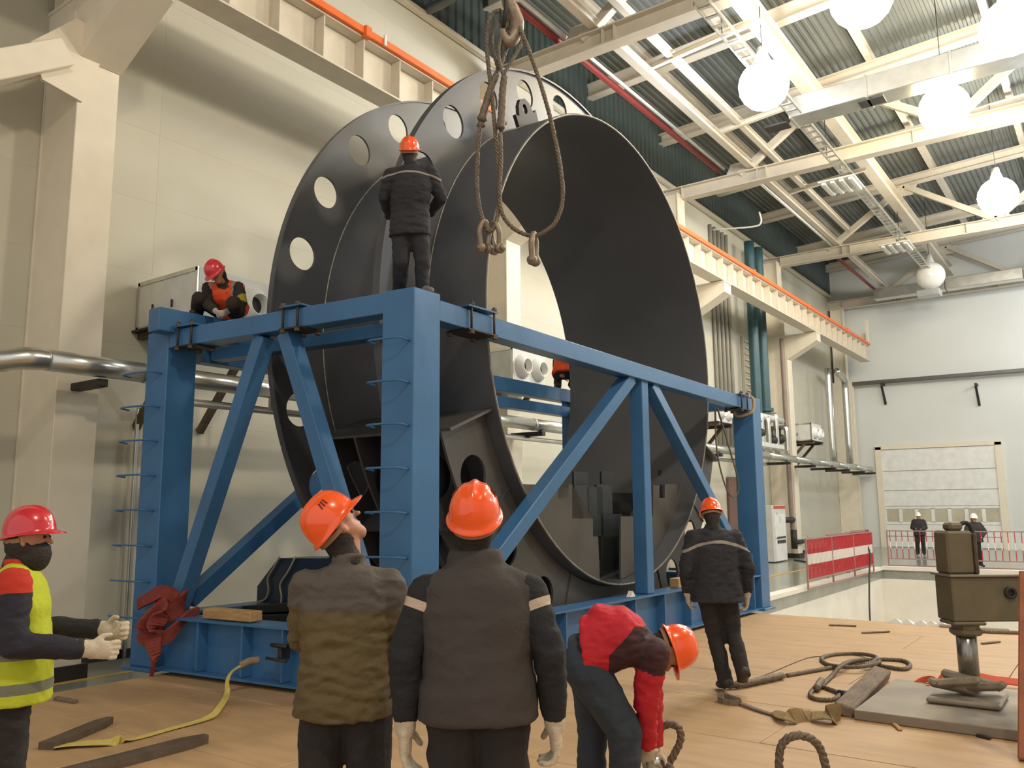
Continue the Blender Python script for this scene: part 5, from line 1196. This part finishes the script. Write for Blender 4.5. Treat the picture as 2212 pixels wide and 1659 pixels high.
fD = (fp(1.6, -.05, .35)-CAM).dot(FW)
ribbon('strap_band', [at(520, 1438, fD-.12), at(500, 1452, fD-.2), at(491, 1472, fD-.3), at(490, 1500, fD-.42), G(474, 1528, .06), G(448, 1551, .02), G(362, 1576, .012), G(285, 1597, .012), G(235, 1603, .02), G(180, 1605, .02), G(120, 1612, .015)],
       [V((1, 0, 0)), V((1, 0, .3)), V((1, 0, .2)), V((1, .2, 0)), V((.8, .6, 0)), V((.3, 1, 0)), V((.3, 1, 0)), V((.3, 1, 0)), V((.3, 1, 0)), V((.3, 1, 0)), V((.3, 1, 0))], [.05, .05, .05, .055, .06, .06, .06, .07, .12, .15, .16], M_strap, parent=ys_, t=.006)
m = MB(); m.tube(catmull([at(560, 1426, fD-.02), at(540, 1428, fD-.06), at(520, 1438, fD-.12)], 4), .035, 8); m.build('sewn_end', mat('worn_leather', (150, 128, 104), .8), ys_)
pe_ = empty('pad_eye', fp(1.5, -.02, .35), 'small dark shackle on the front base beam holding the yellow strap', 'shackle')
m = MB(); m.rbox(fp(1.52, .02, .37), (.05, .12, .12), (EL, ED, ZU), .01); m.tube([fp(1.42, -.04, .43), fp(1.62, -.04, .43)], .02, 8); m.tube([fp(1.4, -.06, .3), fp(1.66, -.06, .31)], .014, 8); m.build('lug', M_dark, pe_)
# small scraps on the deck
SC_ = [((1862, 1367), (1922, 1364), 'thin wooden stick on the plywood deck behind the wire coil', M_oldwood), ((2110, 1588), (2140, 1595), 'dark metal offcut on the deck in front of the steel plate', M_dark), ((1930, 1562), (1945, 1576), 'pale twig on the deck in front of the steel plate', M_timber),
       ((1790, 1350), (1850, 1352), 'thin straw coloured offcut near the far deck edge', M_oldwood), ((2120, 1390), (2160, 1386), 'thin brown offcut on the deck left of the rusty post', M_oldwood)]
for a, b, lab, mt in SC_:
    m = MB(); m.bar(G(*a, .012), G(*b, .012), .035, .02); tag(m.build('offcut', mt), lab, 'offcut')
for k, (x, y) in enumerate(((1938, 1345), (1962, 1347), (1990, 1350), (2012, 1352), (2034, 1354))):
    p = G(x, y, .0); p.y = min(p.y, DY1-.12); m = MB(); m.add([p+V((-.12, 0, 0)), p+V((.1, -.03, 0)), p+V((.12, .08, 0)), p+V((-.08, .08, 0)), p+V((0, .03, .07))], [(0, 1, 2, 3)[::-1], (0, 1, 4), (1, 2, 4), (2, 3, 4), (3, 0, 4)])
    tag(m.build('white_rag', M_white), ['leftmost', 'second from left', 'middle', 'fourth from left', 'rightmost'][k]+' small white rag on the far edge of the plywood deck', 'rag', 'white rags along the deck edge')
for k, (x, y, l) in enumerate(((2065, 1352, .4), (2100, 1362, .5), (2150, 1358, .35), (2180, 1366, .4))):
    p = G(x, y, .02); p.y = min(p.y, DY1-.2); m = MB(); m.rbox(p, (l, .07, .04), (V((1, .2*(k-1), 0)).normalized(), V((-.2*(k-1), 1, 0)).normalized(), ZU), .01); tag(m.build('offcut', M_oldwood if k % 2 else M_galv), ['leftmost', 'second from left', 'third from left', 'rightmost'][k]+' short offcut in the litter behind the outrigger leg', 'offcut', 'offcuts behind the outrigger leg')
# ================================================================== BARRIERS
M_br = mat('barrier_red', (186, 50, 56), .5); M_bw = mat('barrier_white', (226, 220, 214), .5); M_bp = mat('barrier_pink', (156, 122, 116), .5)
def barrier(a, d, L, nb, lab, grp, zb=FZ+.02, hgt=1.25, bw=.05, tilt=0.):
    a = V(a); d = V(d).normalized(); n = d.cross(ZU); up = (ZU+n*tilt).normalized()
    b = empty('safety_barrier', V((a.x+d.x*L/2, a.y+d.y*L/2, zb)), lab, 'barrier', grp); a = V((a.x, a.y, zb))
    m = MB()
    for z in (hgt, .24, .02): m.bar(a+up*z, a+d*L+up*z, .035, .035, bev=0)
    for x in (0, L): m.bar(a+d*x, a+d*x+up*hgt, .04, .04, up=n, bev=0)
    m.build('frame', M_bp, b)
    bm_ = MB(); z0, z1, z2, z3 = .25, .25+(hgt-.25)*.36, .25+(hgt-.25)*.62, hgt
    for (p, q, k) in ((z0, z1, 0), (z1, z2, 1), (z2, z3, 0)): bm_.box(up*((p+q)/2), (bw, .02, q-p), (d, n, up), k)
    b0_ = None
    for k in range(nb):
        if b0_ is None: b0_ = bm_.build('bar', [M_br, M_bw], b, local=True); o = b0_
        else: o = b0_.copy(); COL.objects.link(o)
        o.location = a+d*(L*(k+.5)/nb)-V(b.location)
    return b
for i, (x, y0, lab) in enumerate(((-6.62, 21.7, 'nearest red and white barrier panel at the left rim of pit'), (-6.62, 23.95, 'middle red and white barrier panel at the left rim of pit'), (-6.62, 26.2, 'third red and white barrier panel along left pit rim'),
                                  (-7.0, 24.8, 'red and white barrier panel leaning behind the front row, nearer one'), (-7.1, 27.2, 'red and white barrier panel leaning behind the front row, farther one'), (-7.35, 28.8, 'hindmost red and white barrier panel behind the front row'))):
    barrier((x, y0, 0), (0.01, 1, 0), 2.2, 20, lab, 'red and white barriers stacked left of the pit', bw=.036, tilt=0 if i < 3 else .03)
FB = ['first barrier panel on the far pit rim right of red stack', 'second barrier panel on the far pit rim before the roller door', 'third barrier panel on the far pit rim behind the olive machine', 'rightmost barrier panel on far rim of the pit']
for i in range(4): barrier((-6.6+i*2.32, 30.5, 0), (1, 0, 0), 2.22, 12, FB[i], 'barriers on the far pit rim', zb=FZ+.1, bw=.024, hgt=1.15)
m = MB(); m.tube(catmull([(-6.8, 27.9, .75), (-6.55, 27.8, .3), (-6.5, 27.4, -.3), (-6.35, 26.5, -1.2), (-6.2, 25.8, -2.2)], 5), .025, 6); tag(m.build('hanging_cable', M_dark), 'thin dark cable hanging from the barriers down into the pit', 'cable')
m = MB(); m.tube(catmull([(-10.6, 33.2, FZ+.03), (-9.8, 32.2, FZ+.03), (-8.9, 30.5, FZ+.03), (-8.0, 30.2, FZ+.03), (-7.4, 30.0, FZ+.03)], 5), .03, 6); tag(m.build('floor_cable', M_dark), 'dark cable on the hall floor from cabinet towards the barriers', 'cable')
random.seed(5)
m = MB()
for k in range(26):
    x, y = PX0-.1-random.random()*.8, 16.5+random.random()*3.5; s = random.uniform(.06, .2)
    m.rbox((x, y, FZ+s*.3), (s, s*1.3, s*.6), (V((math.cos(k), math.sin(k), .1)).normalized(), V((-math.sin(k), math.cos(k), 0)), ZU), s*.2)
tag(m.build('rubble', M_concrete), 'pale concrete rubble on the floor along the left pit rim', 'rubble', kind='stuff')
m = MB(); m.box((-8.9, 28, FZ+.004), (.12, 16, .006)); tag(m.build('floor_marking', M_yline), 'short yellow marking line on hall floor left of the barriers', 'floor marking')
